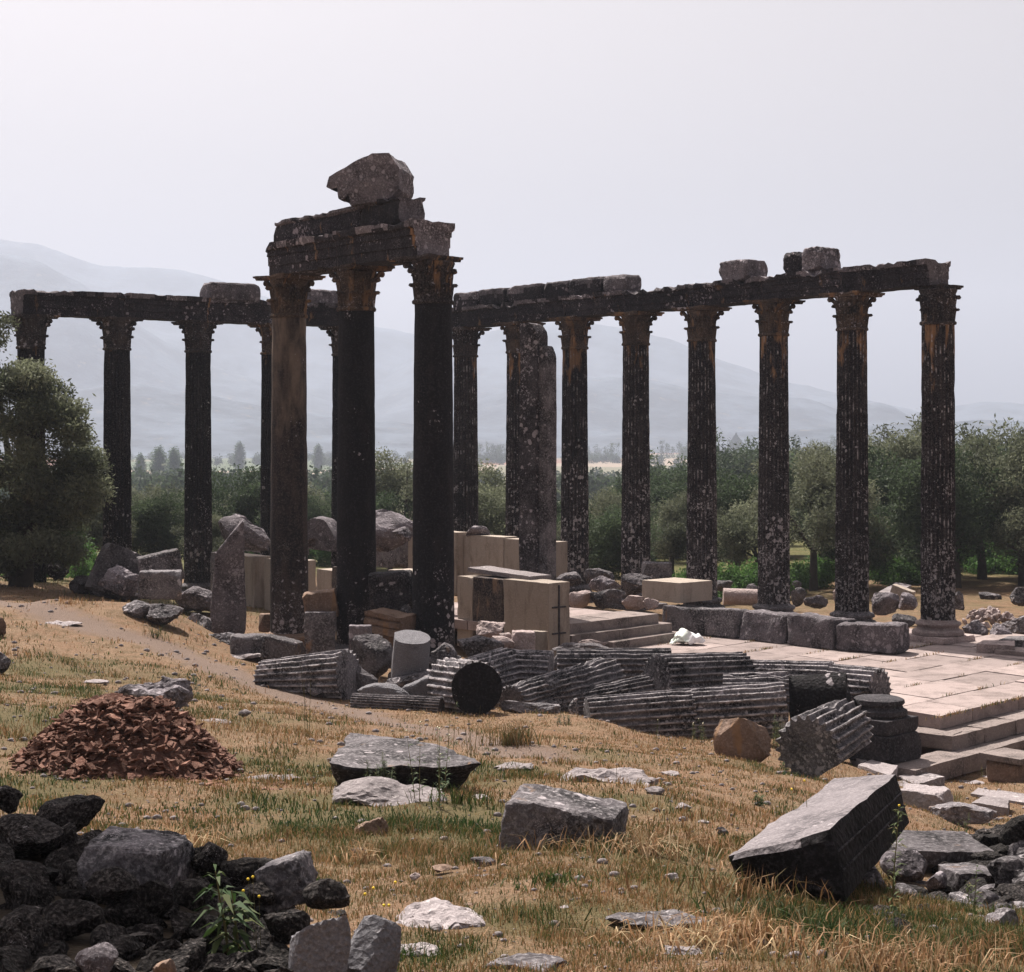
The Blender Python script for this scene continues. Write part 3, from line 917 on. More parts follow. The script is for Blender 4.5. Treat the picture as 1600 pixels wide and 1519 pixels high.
beam('architrave_beam', (c1[0], c1[1], c1[2]), (c2[0], c2[1], c2[2]), [(y * 1.08, z * 1.04) for y, z in ARCH], 'black architrave beam with bare orange streak between the two right smooth columns', 'beam', 'architrave beams over the smooth columns', mat='beam_ochre', ext0=.1, ext1=.02, seed=805, erode=.05)
# frieze tier above
def along(row, t, dz):
    """point along a row of column tops; t counts columns"""
    k = max(0, min(len(row) - 2, int(t))); f = t - k
    a, b = Vector(row[k]), Vector(row[k + 1])
    return a.lerp(b, f) + Vector((0, 0, dz))
beam('frieze_block', along(ROW_C, -.06, .70), along(ROW_C, 1.22, .715), [(y * .80, z) for y, z in FRIEZE], 'long black rounded frieze block on the high beam, pale lichen patch near its left end', 'stone block', 'frieze blocks over the smooth columns', mat='beam', seed=811, erode=.03, cuts=[((-1, 0, .25), 1.62)])
beam('frieze_block', along(ROW_C, 1.23, .72), along(ROW_C, 1.74, .74), [(y * .84, z * 1.08) for y, z in FRIEZE], 'orange streaked frieze block with rough lichen end under the tilted cornice block', 'stone block', 'frieze blocks over the smooth columns', mat='beam_ochre', seed=815, erode=.05, rough=.03)

# tilted cornice block on the very top
prof = [(-.96, .60), (-1.02, .40), (-.92, .34), (-.88, .44), (-.78, .42), (-.78, .12), (-.66, .08), (-.64, .18), (-.54, .16), (-.52, -.08), (.36, -.02), (.52, .12), (.58, .55), (.40, .86), (.05, .90), (-.30, .84)]
V = []; Fa = []
ny2 = 10; pr = []
for i in range(len(prof)):
    a = Vector(prof[i]); b = Vector(prof[(i + 1) % len(prof)])
    m = max(1, int((b - a).length / .09))
    for k in range(m): pr.append(a.lerp(b, k / m))
m = len(pr); cc = sum(pr, Vector((0, 0))) / m
for j in range(ny2 + 1):
    yy = (j / ny2 - .5) * .95
    for p in pr: V.append((p.x, yy, p.y))
for j in range(ny2):
    for k in range(m):
        k2 = (k + 1) % m
        Fa.append((j * m + k, j * m + k2, (j + 1) * m + k2, (j + 1) * m + k))
for e, base in ((0, 0), (1, ny2 * m)):
    prev = base
    for sc_ in (.72, .4, .02):
        st = len(V)
        for p in pr:
            q = cc + (p - cc) * sc_; V.append((q.x, (-.475 if e == 0 else .475), q.y))
        for k in range(m):
            k2 = (k + 1) % m
            f = (prev + k, st + k, st + k2, prev + k2)
            Fa.append(f if e == 0 else f[::-1])
        prev = st
V = np.array(V); V = V + nz3(V, 1.5, 3, .03) + nz3(V, 6, 4, .022) + nz3(V, 17, 6, .012)
p = along(ROW_C, 1.34, 1.235)
o = link('cornice_block', mesh('cornice_block', V, Fa, 35), M['lichen_stone'])
o.location = p + Vector((.02, 0, .03)); o.rotation_euler = (R(-3), R(-7), R(-14)); o.scale = (1.0, 1.0, 1.02)
tag(o, 'tilted grey cornice block with toothed underside, the highest stone of the ruin', 'stone block')

# blocks left on the side rows
def put_block(name, me, mat, loc, rot, label, cat, group=None):
    o = link(name, me, M[mat]); o.location = loc; o.rotation_euler = rot
    return tag(o, label, cat, group)
GB = 'frieze blocks left on the right row'
tops = [(7.10, 6.62, 'frieze block at the left end of the row of frieze blocks', 'beam'), (6.60, 6.08, 'second squared frieze block from the left end of the right row', 'beam'), (6.06, 5.42, 'lichen topped frieze block, third from the left end of the right row', 'beam'),
        (5.40, 4.98, 'rough frieze block in the middle of the row of frieze blocks', 'beam'), (4.96, 4.42, 'dark frieze block with pale upper edge, second from its right end', 'beam'), (4.40, 4.02, 'rounded lichen covered frieze block ending the frieze row on the right', 'lichen_stone')]
for k, (ta, tb, lb, mt_) in enumerate(tops):
    a = along(ROW_A, ta if ta < 7 else 7.1, 0); b = along(ROW_A, tb, 0)
    c = (a + b) / 2; L = (b - a).length
    h = .50
    me = block_mesh(900 + k, (L - .02, .74, h), 14, 8, .026, 'frieze_block', rnd_edge=.10 if k < 5 else .3)
    if mt_ == 'beam':
        me.materials.append(M[mt_]); me.materials.append(M['lichen_stone'])
        for pl in me.polygons:
            if pl.center.z > .10 + .25 * noise.noise(pl.center * 2.3 + Vector((k, 0, 0))): pl.material_index = 1
    put_block('frieze_block', me, mt_, c + Vector((0, 0, .62 + h / 2 - .02)), (0, 0, YAW), lb, 'stone block', GB)
def lump_on(row, t, dz, size, seed, mat, label, rock=False, rot=0, px=None):
    c = along(row, t, dz + size[2] / 2 - .02)
    me = rock_mesh(seed, size, 4, 8, .05, 'block') if rock else block_mesh(seed, size, 16, 9, .03, 'block', rnd_edge=.09)
    me.name = 'frieze_block'
    put_block('frieze_block', me, mat, c, (0, 0, YAW + rot), label, 'stone block', GB)
lump_on(ROW_A, 2.42, .60, (1.02, .85, .54), 921, 'lichen_stone', 'single pale lichen covered lump on the right row, between two gaps of bare beam')
lump_on(ROW_A, 1.66, .60, (.52, .70, .58), 923, 'beam', 'darker narrow block, left one of the touching pair on the right row')
lump_on(ROW_A, 1.39, .62, (.64, .80, .62), 925, 'lichen_stone', 'square pale block with small cap, right one of the touching pair on the right row')
c = along(ROW_B, 1.92 - .34, .70)
put_block('frieze_block', block_mesh(931, (1.75, .78, .60), 18, 6, .025, 'frieze_block', rnd_edge=.2), 'lichen_stone', P(360, 0, 51.6).xy.to_3d() + Vector((0, 0, zt(473, 51.6) + .28)), (0, 0, math.atan2(-UB.y, -UB.x)), 'squared grey block with rounded ends standing on the left row', 'stone block', 'blocks left on the left row')
put_block('frieze_block', block_mesh(935, (1.2, .78, .55), 14, 6, .025, 'frieze_block', rnd_edge=.2), 'lichen_stone', P(497, 0, 53.9).xy.to_3d() + Vector((0, 0, zt(478, 53.9) + .22)), (0, 0, math.atan2(-UB.y, -UB.x)), 'small dark block on the left row seen between two smooth columns', 'stone block', 'blocks left on the left row')
# ------------------------------------------------------------------ pavement, steps
K0 = Pz(1469, 1118.6, 0.0)
PA = Vector((-.60, .80, 0)); PB = Vector((.68, .733, 0)).normalized()
def pv_(u, v): return Vector((K0.x, K0.y, 0)) + PA * u + PB * v
pav = empty('pavement', (0, 0, 0)); pav['kind'] = 'structure'
rs = random.Random(21)
us = [0, 1.05, 2.2, 3.3, 4.4, 5.35, 6.5, 7.7, 8.8, 9.95, 11.0]
for i in range(len(us) - 1):
    v = 0.0 if i % 2 == 0 else -.0
    vs = [0]; 
    while vs[-1] < 10.4: vs.append(vs[-1] + rs.uniform(1.0, 2.1))
    for a, b in zip(vs[:-1], vs[1:]):
        g = .006
        q = [pv_(us[i] + g, a + g), pv_(us[i + 1] - g, a + g), pv_(us[i + 1] - g, b - g), pv_(us[i] + g, b - g)]
        dz = rs.uniform(-.012, .008)
        o = prism('paving_slab', q, -.24 if a == 0 or i == 0 else -.14, dz, M['pave'] if not (a == 0 and i > 0 and rs.random() < .6) else M['step'], pav, rough=.004, seed=rs.randint(1, 999), n=10)
for args in [((1540, 1010), (1610, 1020), .02, 'a'), ((1556, 1018), (1640, 1024), .03, 'b')]:
    pass
stp = empty('steps', (0, 0, 0)); stp['kind'] = 'structure'
def line_box(pa, pb, z, zb, back, seg, name, parent, mat='step', rough=.007, seed=1):
    """blocks along the edge seen from pa to pb (picture points at height z), running back away from the viewer"""
    a = Pz(*pa, z); b = Pz(*pb, z)
    u = (b - a).normalized(); nrm = Vector((-u.y, u.x, 0))
    if nrm.dot(Vector((0, 1, 0))) < 0: nrm = -nrm
    L = (b - a).length; n = max(1, round(L / seg)); rr = random.Random(seed)
    ts = [0] + [(k + rr.uniform(-.15, .15)) / n for k in range(1, n)] + [1]
    for k in range(n):
        p = a + u * (ts[k] * L + .004); q = a + u * (ts[k + 1] * L - .004); d = nrm * back
        jit = rr.uniform(-.012, .012)
        prism(name, [p + nrm * jit, q + nrm * jit, q + d, p + d], zb, z + rr.uniform(-.01, .006), M[mat], parent, rough, seed * 31 + k)
# cella steps (three) up to the inner platform
line_box((957.5, 1003.4), (1068, 987), .20, -.05, .8, 2.6, 'step_block', stp, seed=3)
line_box((893, 993.0), (1050, 972.5), .42, .0, .8, 2.0, 'step_block', stp, seed=4)
line_box((880, 976.5), (1030, 959.0), .64, .1, 1.1, 1.6, 'step_block', stp, seed=5)
fl_a = Pz(880, 976.5, .64); fl_b = Pz(1030, 959, .64); fu = (fl_b - fl_a).normalized(); fn = Vector((-fu.y, fu.x, 0))
for i in range(4):
    for j in range(4):
        p = fl_a + fn * (1.08 + i * 1.15) + fu * (j * 1.0 - .8)
        q = [p, p + fu * .985, p + fu * .985 + fn * 1.135, p + fn * 1.135]
        prism('floor_slab', q, .42, .63 + rs.uniform(-.01, .01), M['pave'], stp, .005, 60 + i * 5 + j)
# outer steps at the near corner
line_box((1488, 1150.4), (1640, 1112), -.24, -.50, 1.0, 1.3, 'step_block', stp, seed=7, rough=.010)
line_box((1395, 1141), (1486, 1150.4), -.25, -.48, .55, .9, 'step_block', stp, seed=8, rough=.012)
line_box((1429, 1204), (1640, 1145), -.50, -.80, .62, 1.5, 'step_block', stp, seed=9, rough=.010)
def flat(pts, z, th, mat, label, name='stone_slab', cat='stone slab', rough=.012, seed=1, group=None):
    q = [Pz(x, y, z) for x, y in pts]
    o = prism(name, q, z - th, z, M[mat], None, rough, seed)
    return tag(o, label, cat, group)
flat([(1398, 1212), (1440, 1204), (1476, 1213), (1432, 1226)], -.58, .22, 'pale', 'small pale slab just behind the upper corner of the big tilted block', seed=31)
flat([(1378, 1224), (1412, 1220), (1432, 1228), (1402, 1242)], -.55, .2, 'pale', 'flat pale slab touching the upper right corner of the big tilted block', seed=32)
flat([(1327, 1176), (1352, 1174), (1376, 1180), (1345, 1192)], -.45, .15, 'pale', 'thin pale slab behind the broken fluted chunk', seed=33)
flat([(1340, 1195), (1362, 1186), (1402, 1196), (1392, 1212)], -.42, .15, 'pale', 'pinkish slab with a small red flower, right of the broken fluted chunk', seed=34)
flat([(1484, 1222), (1540, 1200), (1575, 1206), (1512, 1236)], -.85, .15, 'pale', 'grey slab lying left of the pedestal block near the right edge', seed=35)
flat([(1515, 1240), (1528, 1230), (1640, 1246), (1640, 1260)], -.72, .12, 'pale', 'long narrow slab below the pedestal block at the right edge', seed=36)
flat([(1518, 1253), (1536, 1243), (1578, 1246), (1574, 1262)], -.6, .16, 'pale', 'pale slab touching the veined rounded rock', seed=37)
flat([(1372, 925), (1400, 910), (1424, 914), (1400, 928)], .12, .2, 'pale', 'thin pale slab lying beyond the long fallen block', seed=38)
flat([(1554, 1015), (1566, 1010), (1660, 1016), (1660, 1024)], .10, .10, 'pave', 'long thin slab lying on the pavement at the right edge', seed=39)
flat([(1525, 1006), (1535, 1000), (1585, 999), (1586, 1009)], .20, .2, 'pink', 'low dressed block right of the round column base', seed=40)
flat([(1560, 1000), (1574, 994), (1640, 992), (1640, 1000)], .22, .2, 'grey', 'low slab behind the long thin slab at the right edge', seed=41)

# ------------------------------------------------------------------ cella walls of cut blocks
WA = P(858, 1001, 37.2); WA.z = 0
CW = 'cut blocks of the near inner wall'
def wall_block(t0, t1, z0, z1, depth, mat, label, group=CW, org=WA, off=0.0, name='wall_block', seed=1, rough=.0085, chips=2, edge=.02):
    """t runs back along the wall (away, to the left), depth goes back to the right"""
    a = org - UA * t0 - UB * off; b = org - UA * t1 - UB * off
    c = (a + b) / 2 - UB * (depth / 2)
    me = block_mesh(seed, (abs(t1 - t0) - .01, depth, z1 - z0), 14, chips, rough, name, rnd_edge=edge)
    o = link(name, me, M[mat]); o.location = (c.x, c.y, (z0 + z1) / 2); o.rotation_euler = (0, 0, YAW)
    return tag(o, label, 'stone block', group)
wb = wall_block(0, 1.32, .0, 1.66, .42, 'cut', 'tall cut beige block ending the near wall, cross shaped slots in its right face', seed=11, depth=.42) if False else None
wb = wall_block(0, 1.55, 0.0, 1.66, .62, 'cut', 'tall cut beige block ending the near wall, cross shaped slots in its right end', seed=11)
# end face slots: dark strips on the surface paint the shade of grooves
for zz in (.55, 1.12):
    q = link('slot', block_mesh(5, (.03, .40, .035), 6, 0, .0, 'slot'), M['darkstep'], wb)
    q.location = (.772, -.02, zz - .83)
q = link('slot', block_mesh(5, (.03, .035, 1.5), 8, 0, .0, 'slot'), M['darkstep'], wb)
q.location = (.775, -.02, 0.02)
wall_block(1.56, 2.62, .02, 1.64, .60, 'cut_stained', 'black stained block set between the beige blocks of the near wall', seed=13, rough=.008, chips=3)
wall_block(2.63, 3.2, 0.0, 1.62, .60, 'cut', 'narrow beige block behind the nearest smooth column in the near wall', seed=14)
o = link('stone_slab', block_mesh(77, (2.2, .66, .10), 16, 8, .02, 'stone_slab'), M['pale']); o.location = WA - UA * 2.0 - UB * .55 + Vector((0, 0, 1.73)); o.rotation_euler = (0, R(2), YAW)
tag(o, 'thin pale lichen slab lying on top of the near wall beside the tall pillar', 'stone slab')
wall_block(4.1, 5.9, .2, 1.62, .6, 'cut', 'beige wall block seen between the middle and right smooth columns', seed=15)
wall_block(7.2, 8.3, .2, 1.55, .55, 'cut_stained', 'grey brown wall block left of the middle smooth column', seed=16)
wall_block(8.31, 9.0, .2, 1.45, .55, 'cut', 'pinkish cut wall block right beside the tan topped column', seed=17)
wall_block(9.9, 11.5, .15, 1.60, .6, 'cut', 'wide beige wall block right of the broken upright slab', seed=18)
wall_block(12.0, 13.6, .15, 1.60, .6, 'cut', 'beige wall block left of the broken upright slab', seed=19)
wall_block(13.65, 14.3, .15, 1.62, .6, 'grey', 'dark weathered stone at the left end of the near wall', seed=20, rough=.02, chips=5)
# far wall
WBk = P(866, 905, 46.0); WBk.z = 0
G3 = 'cut blocks of the far inner wall'
wall_block(0, 2.1, .3, 2.02, .5, 'cut', 'beige far wall block behind the tall pillar slab, right end pierced by slots', G3, WBk, seed=21)
wall_block(2.11, 3.9, .3, 2.06, .5, 'cut', 'long beige block of the far wall left of the tall pillar slab', G3, WBk, seed=22)
wall_block(3.91, 6.2, .3, 2.12, .5, 'cut', 'leftmost beige block of the far wall beside the nearest smooth column', G3, WBk, seed=23, off=-.25)
wall_block(6.9, 9.6, .9, 2.05, .7, 'grey', 'weathered dark grey block between the middle and right smooth columns', G3, WBk, seed=24, rough=.02, chips=6)
wall_block(9.8, 12.4, 1.25, 1.95, .7, 'lichen_stone', 'pale topped slab above the pinkish wall blocks', G3, WBk, seed=25, rough=.02, chips=6)
wall_block(12.8, 16.4, 1.0, 1.72, .7, 'grey', 'long low grey wall top behind the wide beige block', G3, WBk, seed=26, rough=.02, chips=6)

# ------------------------------------------------------------------ stones
def setloc(o, c, rot): o.location = c; o.rotation_euler = rot; return o
def rock(box, label, mat='grey', kind='rock', D=None, zb=None, dr=.8, yaw=0.0, tilt=0.0, roll=0.0, seed=1, name=None, cat=None, group=None,
         sub=None, facets=14, rough=.06, bury=.12, hmul=1.0, cuts=(), chips=7, edge=.06):
    edge *= .4
    x0, y0, x1, y1 = box
    xc = (x0 + x1) / 2
    if D is None:
        D = gD(xc, y1) if zb is None else (HC - zb) * F / (y1 - HY)
    w = (x1 - x0) / F * D
    d = w * dr
    pitch = (y1 - HY) / F
    h = (y1 - y0) / F * D - d * pitch * .75
    h = max(h, (y1 - y0) / F * D * .30) * hmul
    hb = h * (1 + bury)
    p = P(xc, y1, D)
    if kind == 'rock':
        s = sub or (4 if (x1 - x0) > 45 else 3 if (x1 - x0) > 16 else 2)
        me = rock_mesh(seed, (w * 1.05, d, hb * 1.05), s, facets, rough, name or 'boulder')
        cat = cat or ('boulder' if w > .6 else 'stone'); name = name or ('boulder' if w > .6 else 'stone')
    else:
        c_, s_ = abs(cos(yaw)), abs(sin(yaw))
        # footprint of a turned block: keep its apparent width
        k = w / (w * c_ + d * s_) if kind == 'block' else 1
        me = block_mesh(seed, (w * k, d * k, hb), 18, chips, rough if rough != .06 else .028, name or 'stone_block', cuts, edge)
        cat = cat or 'stone block'; name = name or 'stone_block'
    o = link(name, me, M[mat])
    o.location = (p.x, D + d * .45, p.z - h * bury + hb / 2)
    o.rotation_euler = (tilt, roll, yaw)
    return tag(o, label, cat, group)

def hexa(name, c8, mat, label, cat, seed, rough=.015, n=26, edge=.03, side=None):
    """block from its eight corners: top near-left, near-right, far-right, far-left, then the bottom four"""
    c = [q if isinstance(q, Vector) else P(*q) for q in c8]
    ctr = sum(c, Vector()) / 8
    A = np.array([tuple(q - ctr) for q in c])
    size = (np.linalg.norm(A[1] - A[0]), np.linalg.norm(A[2] - A[1]), np.linalg.norm(A[0] - A[4]))
    m = max(size); nn = [max(5, int(n * s_ / m)) for s_ in size]
    V, Fa = gridbox(*nn); V = V.copy()
    V = np.sign(V) * np.minimum(np.abs(V), 1)
    ln = np.linalg.norm(V, axis=1); k = np.sort(np.abs(V), axis=1)[:, 1]
    V = V * (1 - np.clip((k - .9) / .1, 0, 1) * edge)[:, None]
    u, v, w = (V[:, 0] + 1) / 2, (V[:, 1] + 1) / 2, (V[:, 2] + 1) / 2
    def bil(q): return np.outer((1 - u) * (1 - v), q[0]) + np.outer(u * (1 - v), q[1]) + np.outer(u * v, q[2]) + np.outer((1 - u) * v, q[3])
    W = bil(A[:4]) * w[:, None] + bil(A[4:]) * (1 - w)[:, None]
    W = W + nz3(W, 1.8 / m, seed, m * rough) + nz3(W, 7 / m, seed + 1, m * rough * .6) + nz3(W, 20 / m, seed + 2, m * rough * .3)
    me = mesh(name, W, Fa, 24, M[mat])
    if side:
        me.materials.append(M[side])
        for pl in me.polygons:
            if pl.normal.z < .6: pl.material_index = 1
    o = link(name, me, None); o.location = ctr
    return tag(o, label, cat)
# foreground
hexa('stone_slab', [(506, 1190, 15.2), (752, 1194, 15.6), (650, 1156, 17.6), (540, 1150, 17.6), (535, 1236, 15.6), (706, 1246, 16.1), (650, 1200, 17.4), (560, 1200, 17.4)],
     'grey', 'broad undercut slab with smooth top and black shaded front, green weeds growing before it', 'stone slab', 41, rough=.03, side='drum0')  # black side material paints in the shade under the overhang
rock((488, 1204, 696, 1264), 'long flat grey slab lying in front of the undercut slab', 'pale', 'rock', dr=.62, seed=42, bury=.5, hmul=.85, yaw=R(-10), name='flat_rock', cat='flat rock')
rock((375, 1198, 482, 1222), 'low grey rock strip right of the red tile heap', 'pale', 'rock', dr=.5, seed=43, bury=1.2, hmul=.5, name='flat_rock', cat='flat rock')
rock((866, 1184, 1022, 1228), 'whitish flat rock in the middle of the dry grass', 'pale', 'rock', dr=.7, seed=44, bury=.8, hmul=.75, rough=.08, name='flat_rock', cat='flat rock')
rock((1006, 1227, 1040, 1246), 'small white stone at the right tip of the whitish flat rock', 'pale', seed=45)
rock((1005, 1214, 1030, 1228), 'small pale stone between the whitish flat rock and the small white stone', 'pale', seed=46)
rock((773, 1186, 838, 1201), 'thin flat stone flush with the path above the squared block', 'pale', dr=.9, seed=47, bury=2, hmul=.3, name='flat_rock', cat='flat rock')
rock((715, 1232, 782, 1252), 'low grey rock left of the squared mossy block', 'pale', dr=.7, seed=48, bury=1.5, hmul=.5, name='flat_rock', cat='flat rock')
rock((780, 1238, 986, 1330), 'squared grey block with a round pale lichen spot on its slanting top', 'grey', 'block', dr=.62, yaw=R(-17), tilt=R(3), roll=R(7), seed=49, bury=.3, edge=.16, chips=8)
rock((553, 1274, 614, 1314), 'small pointed dark rock alone in the grass', 'brown', dr=.6, seed=51, facets=10)
rock((546, 1322, 573, 1336), 'small flat stone below the pointed dark rock', 'grey', seed=52)
rock((636, 1294, 660, 1308), 'small grey stone right of the pointed dark rock', 'grey', seed=152)
rock((672, 1350, 706, 1366), 'small dark wedge stone left of the flat stone slab in mid grass', 'brown', seed=53)
rock((726, 1352, 822, 1378), 'thin grey slab in the grass below the squared block', 'pale', dr=.7, seed=54, bury=.8, hmul=.6, name='flat_rock', cat='flat rock')
rock((736, 1333, 778, 1358), 'rough lump resting behind the thin grey slab', 'grey', seed=55)
rock((636, 1362, 656, 1376), 'little pinkish pebble in the grass left of the dark wedge stone', 'pink', seed=56)
rock((580, 1380, 756, 1472), 'wide flat lichen crusted outcrop with a brown cobble on it', 'pale', dr=1.3, seed=57, bury=.8, hmul=.55, rough=.10, name='flat_rock', cat='flat rock')
rock((722, 1408, 740, 1420), 'reddish brown cobble on the wide flat outcrop', 'brown', seed=58)
rock((738, 1480, 892, 1530), 'low dark rock cut by the bottom edge of the photo', 'grey', dr=.8, seed=59, bury=.6, hmul=.8, name='flat_rock', cat='flat rock')
rock((956, 1416, 1130, 1458), 'low lichen speckled rock half sunk in straw left of the green grass', 'grey', dr=.55, seed=60, bury=.5, hmul=.95, name='flat_rock', cat='flat rock')
rock((1056, 1254, 1084, 1268), 'small flat stone alone between whitish rock and big tilted block', 'pale', seed=61)
rock((1120, 1290, 1142, 1310), 'small dark stone at the left corner of the big tilted block', 'grey', seed=62)
rock((1086, 1278, 1112, 1288), 'thin stone fragment lying left of the small dark stone', 'pale', seed=63, hmul=.6)
rock((698, 1442, 716, 1454), 'tiny grey pebble right under the wide flat outcrop', 'grey', seed=64)
rock((868, 1414, 890, 1426), 'small pale pebble among green weeds at lower centre', 'pale', seed=65)
rock((1038, 1362, 1062, 1380), 'pale pebble in the straw near the left corner of the big tilted block', 'pale', seed=66)
rock((940, 1482, 962, 1494), 'small grey pebble near the bottom edge right of centre', 'grey', seed=67)
rock((448, 1422, 548, 1560), 'bright blue grey rock fin with sunlit left face at the bottom edge', 'boulder', D=7.35, dr=.8, seed=68, facets=9, bury=.2, rough=.03)
rock((520, 1424, 628, 1560), 'smooth blue grey boulder leaning on the rock fin at the bottom edge', 'boulder', D=7.5, dr=1.0, seed=70, facets=10, bury=.2, rough=.03)
rock((160, 1042, 294, 1118), 'craggy dark boulder behind the red tile heap', 'lichen_stone', dr=.75, seed=71, rough=.11, facets=12)
rock((-20, 1016, 14, 1052), 'pale stone cut by the left edge of the photo', 'grey', seed=72)
rock((-30, 960, 6, 995), 'dark rock poking in at the left edge beside the path', 'brown', seed=73)
rock((128, 1055, 168, 1070), 'small flat pale stone left of the craggy dark boulder', 'pale', seed=173, hmul=.5)
rock((366, 1108, 392, 1122), 'small pale stone beside the path right of the craggy boulder', 'pale', seed=174)
for k, (bx, lb) in enumerate([((590, 1462, 690, 1500), 'grey slab tongue below the wide lichen crusted outcrop'), ((1040, 1470, 1100, 1492), 'low flat stone at the bottom right of centre in the straw'), ((300, 1118, 360, 1132), 'low pale stone between the tile heap and the path'),
        ((800, 1340, 850, 1356), 'flat stone in the grass under the squared block'), ((60, 968, 120, 978), 'flat stone flush with the far path at left'), ((880, 1285, 900, 1296), 'small stone by the right end of the squared block'),
        ((1030, 1200, 1062, 1212), 'small pale stone right of the whitish flat rock on the slope'), ((420, 1232, 480, 1246), 'low grey stone left of the long flat grey slab'), ((690, 1500, 730, 1518), 'small flat stone at the bottom edge left of the low dark rock')]):
    rock(bx, lb, 'pale', seed=700 + k, bury=1.2, hmul=.5, dr=.8, rough=.09, name='flat_rock', cat='flat rock')
# big tilted block at right
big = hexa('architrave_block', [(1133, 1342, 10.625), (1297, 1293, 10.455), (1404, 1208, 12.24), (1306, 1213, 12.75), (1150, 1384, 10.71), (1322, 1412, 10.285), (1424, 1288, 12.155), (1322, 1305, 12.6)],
     'big', 'big tilted rectangular block with bright flat top and black front, moulded right side', 'stone block', 80, rough=.012, side='disc')  # bare pale top; black sides are patina plus shade painted into the colour
V = []; Fa = []
for (u0, hh) in ((.34, .005), (.60, .005)):
    V = []; Fa = []
    a, b = P(1297, 1293, 10.455).lerp(P(1322, 1412, 10.285), u0), P(1404, 1208, 12.24).lerp(P(1424, 1288, 12.155), u0)
    tube(V, Fa, [a.lerp(b, .03) + Vector((.004, -.004, 0)), a.lerp(b, .5) + Vector((.006, -.006, 0)), a.lerp(b, .96) + Vector((.004, -.004, 0))], [hh * 1.5] * 3, 6)
    q = link('moulding', mesh('moulding', np.array(V) - np.array(big.location), Fa, 60), M['drum0'], big)
# block rubble around the temple -- left cluster
rock((98, 893, 152, 930), 'dark grey rock at the left tip of the boulder cluster', 'grey', seed=81, facets=10)
rock((140, 855, 216, 926), 'big slanted slab leaning in the boulder cluster before the near black column', 'grey', 'block', seed=82, dr=.5, yaw=R(25), roll=R(24), tilt=R(-8), D=42.5, rough=.03)
rock((150, 882, 218, 930), 'rounded dark boulder in front of the slanted slab', 'lichen_stone', seed=182, D=41.5)
rock((210, 862, 284, 908), 'flat topped grey boulder right of the slanted slab', 'grey', 'block', seed=83, dr=.6, yaw=R(15), roll=R(-12), D=42.0, edge=.2)
rock((212, 890, 282, 932), 'lower black sided block under the flat topped boulder', 'drum', 'block', seed=84, dr=.6, yaw=R(8), D=41.0, edge=.15)
rock((136, 904, 192, 936), 'small pale boulder in front of the left cluster', 'lichen_stone', seed=85)
rock((188, 920, 218, 938), 'small flat block lying before the dark cluster', 'pale', seed=86, hmul=.7)
rock((186, 935, 240, 966), 'dark round rock at the path edge', 'grey', seed=87, facets=9)
rock((212, 940, 282, 980), 'grey sloping rock right of the dark round one at the path edge', 'grey', seed=88)
rock((260, 915, 336, 962), 'light grey faceted boulder left of the broken upright slab', 'lichen_stone', seed=89, facets=10)
rock((276, 956, 342, 1006), 'dark jagged rock below the light grey faceted boulder', 'grey', seed=90, facets=10, D=36.5)
rock((318, 985, 375, 1010), 'black low rock at the foot of the broken upright slab', 'drum', seed=91, D=35.5)
rock((0, 885, 42, 925), 'dark rock under the big olive tree at the left edge', 'black', seed=92, D=47)
rock((64, 868, 112, 905), 'dark leaning rock right of the hidden corner column foot', 'black', seed=93, D=47)
rock((290, 935, 318, 952), 'little tan stone in front of the light grey faceted boulder', 'pink', seed=94)
# broken upright slab
hexa('broken_pillar', [(336, 866, 37.4), (381, 812, 37.6), (379, 808, 38.1), (350, 848, 38.0), (325, 990, 37.5), (383, 992, 37.6), (383, 985, 38.2), (328, 985, 38.1)],
     'lichen_stone', 'broken upright slab with slanting top edge left of the tan topped column', 'pillar', 95, rough=.018, n=34, edge=.04)
# tall pillar slab (door jamb) at centre right
V_, F_ = None, None
p = P(836, 900, 40.5)
jamb = empty('pillar_slab', (p.x, p.y, 0), R(-38)); tag(jamb, 'tall thin pillar slab covered in pale lichen, pointed top, standing among the right columns', 'pillar')
h = zt(505, 40.5)
me = block_mesh(96, (.50, .44, h - 1.0), 34, 3, .010, 'pillar', rnd_edge=.04, cuts=[((.62, 0, .45), (h - 1) / 2 * .45 / .766 + .06)])
q = link('front_slab', me, M['pier'], jamb); q.location = (-.05, 0, 1.0 + (h - 1.0) / 2)
me = block_mesh(97, (.26, .36, h - 1.65), 34, 3, .010, 'pillar', rnd_edge=.05, cuts=[((.80, 0, .42), (h - 1.65) / 2 * .46 + .02)])
q = link('side_slab', me, M['grey'], jamb); q.location = (.33, .05, 1.10 + (h - 1.65) / 2)

# rocks on and behind the walls
rock((340, 803, 420, 862), 'rounded boulder on the wall left of the tan topped column', 'lichen_stone', seed=101, D=46, dr=.7)
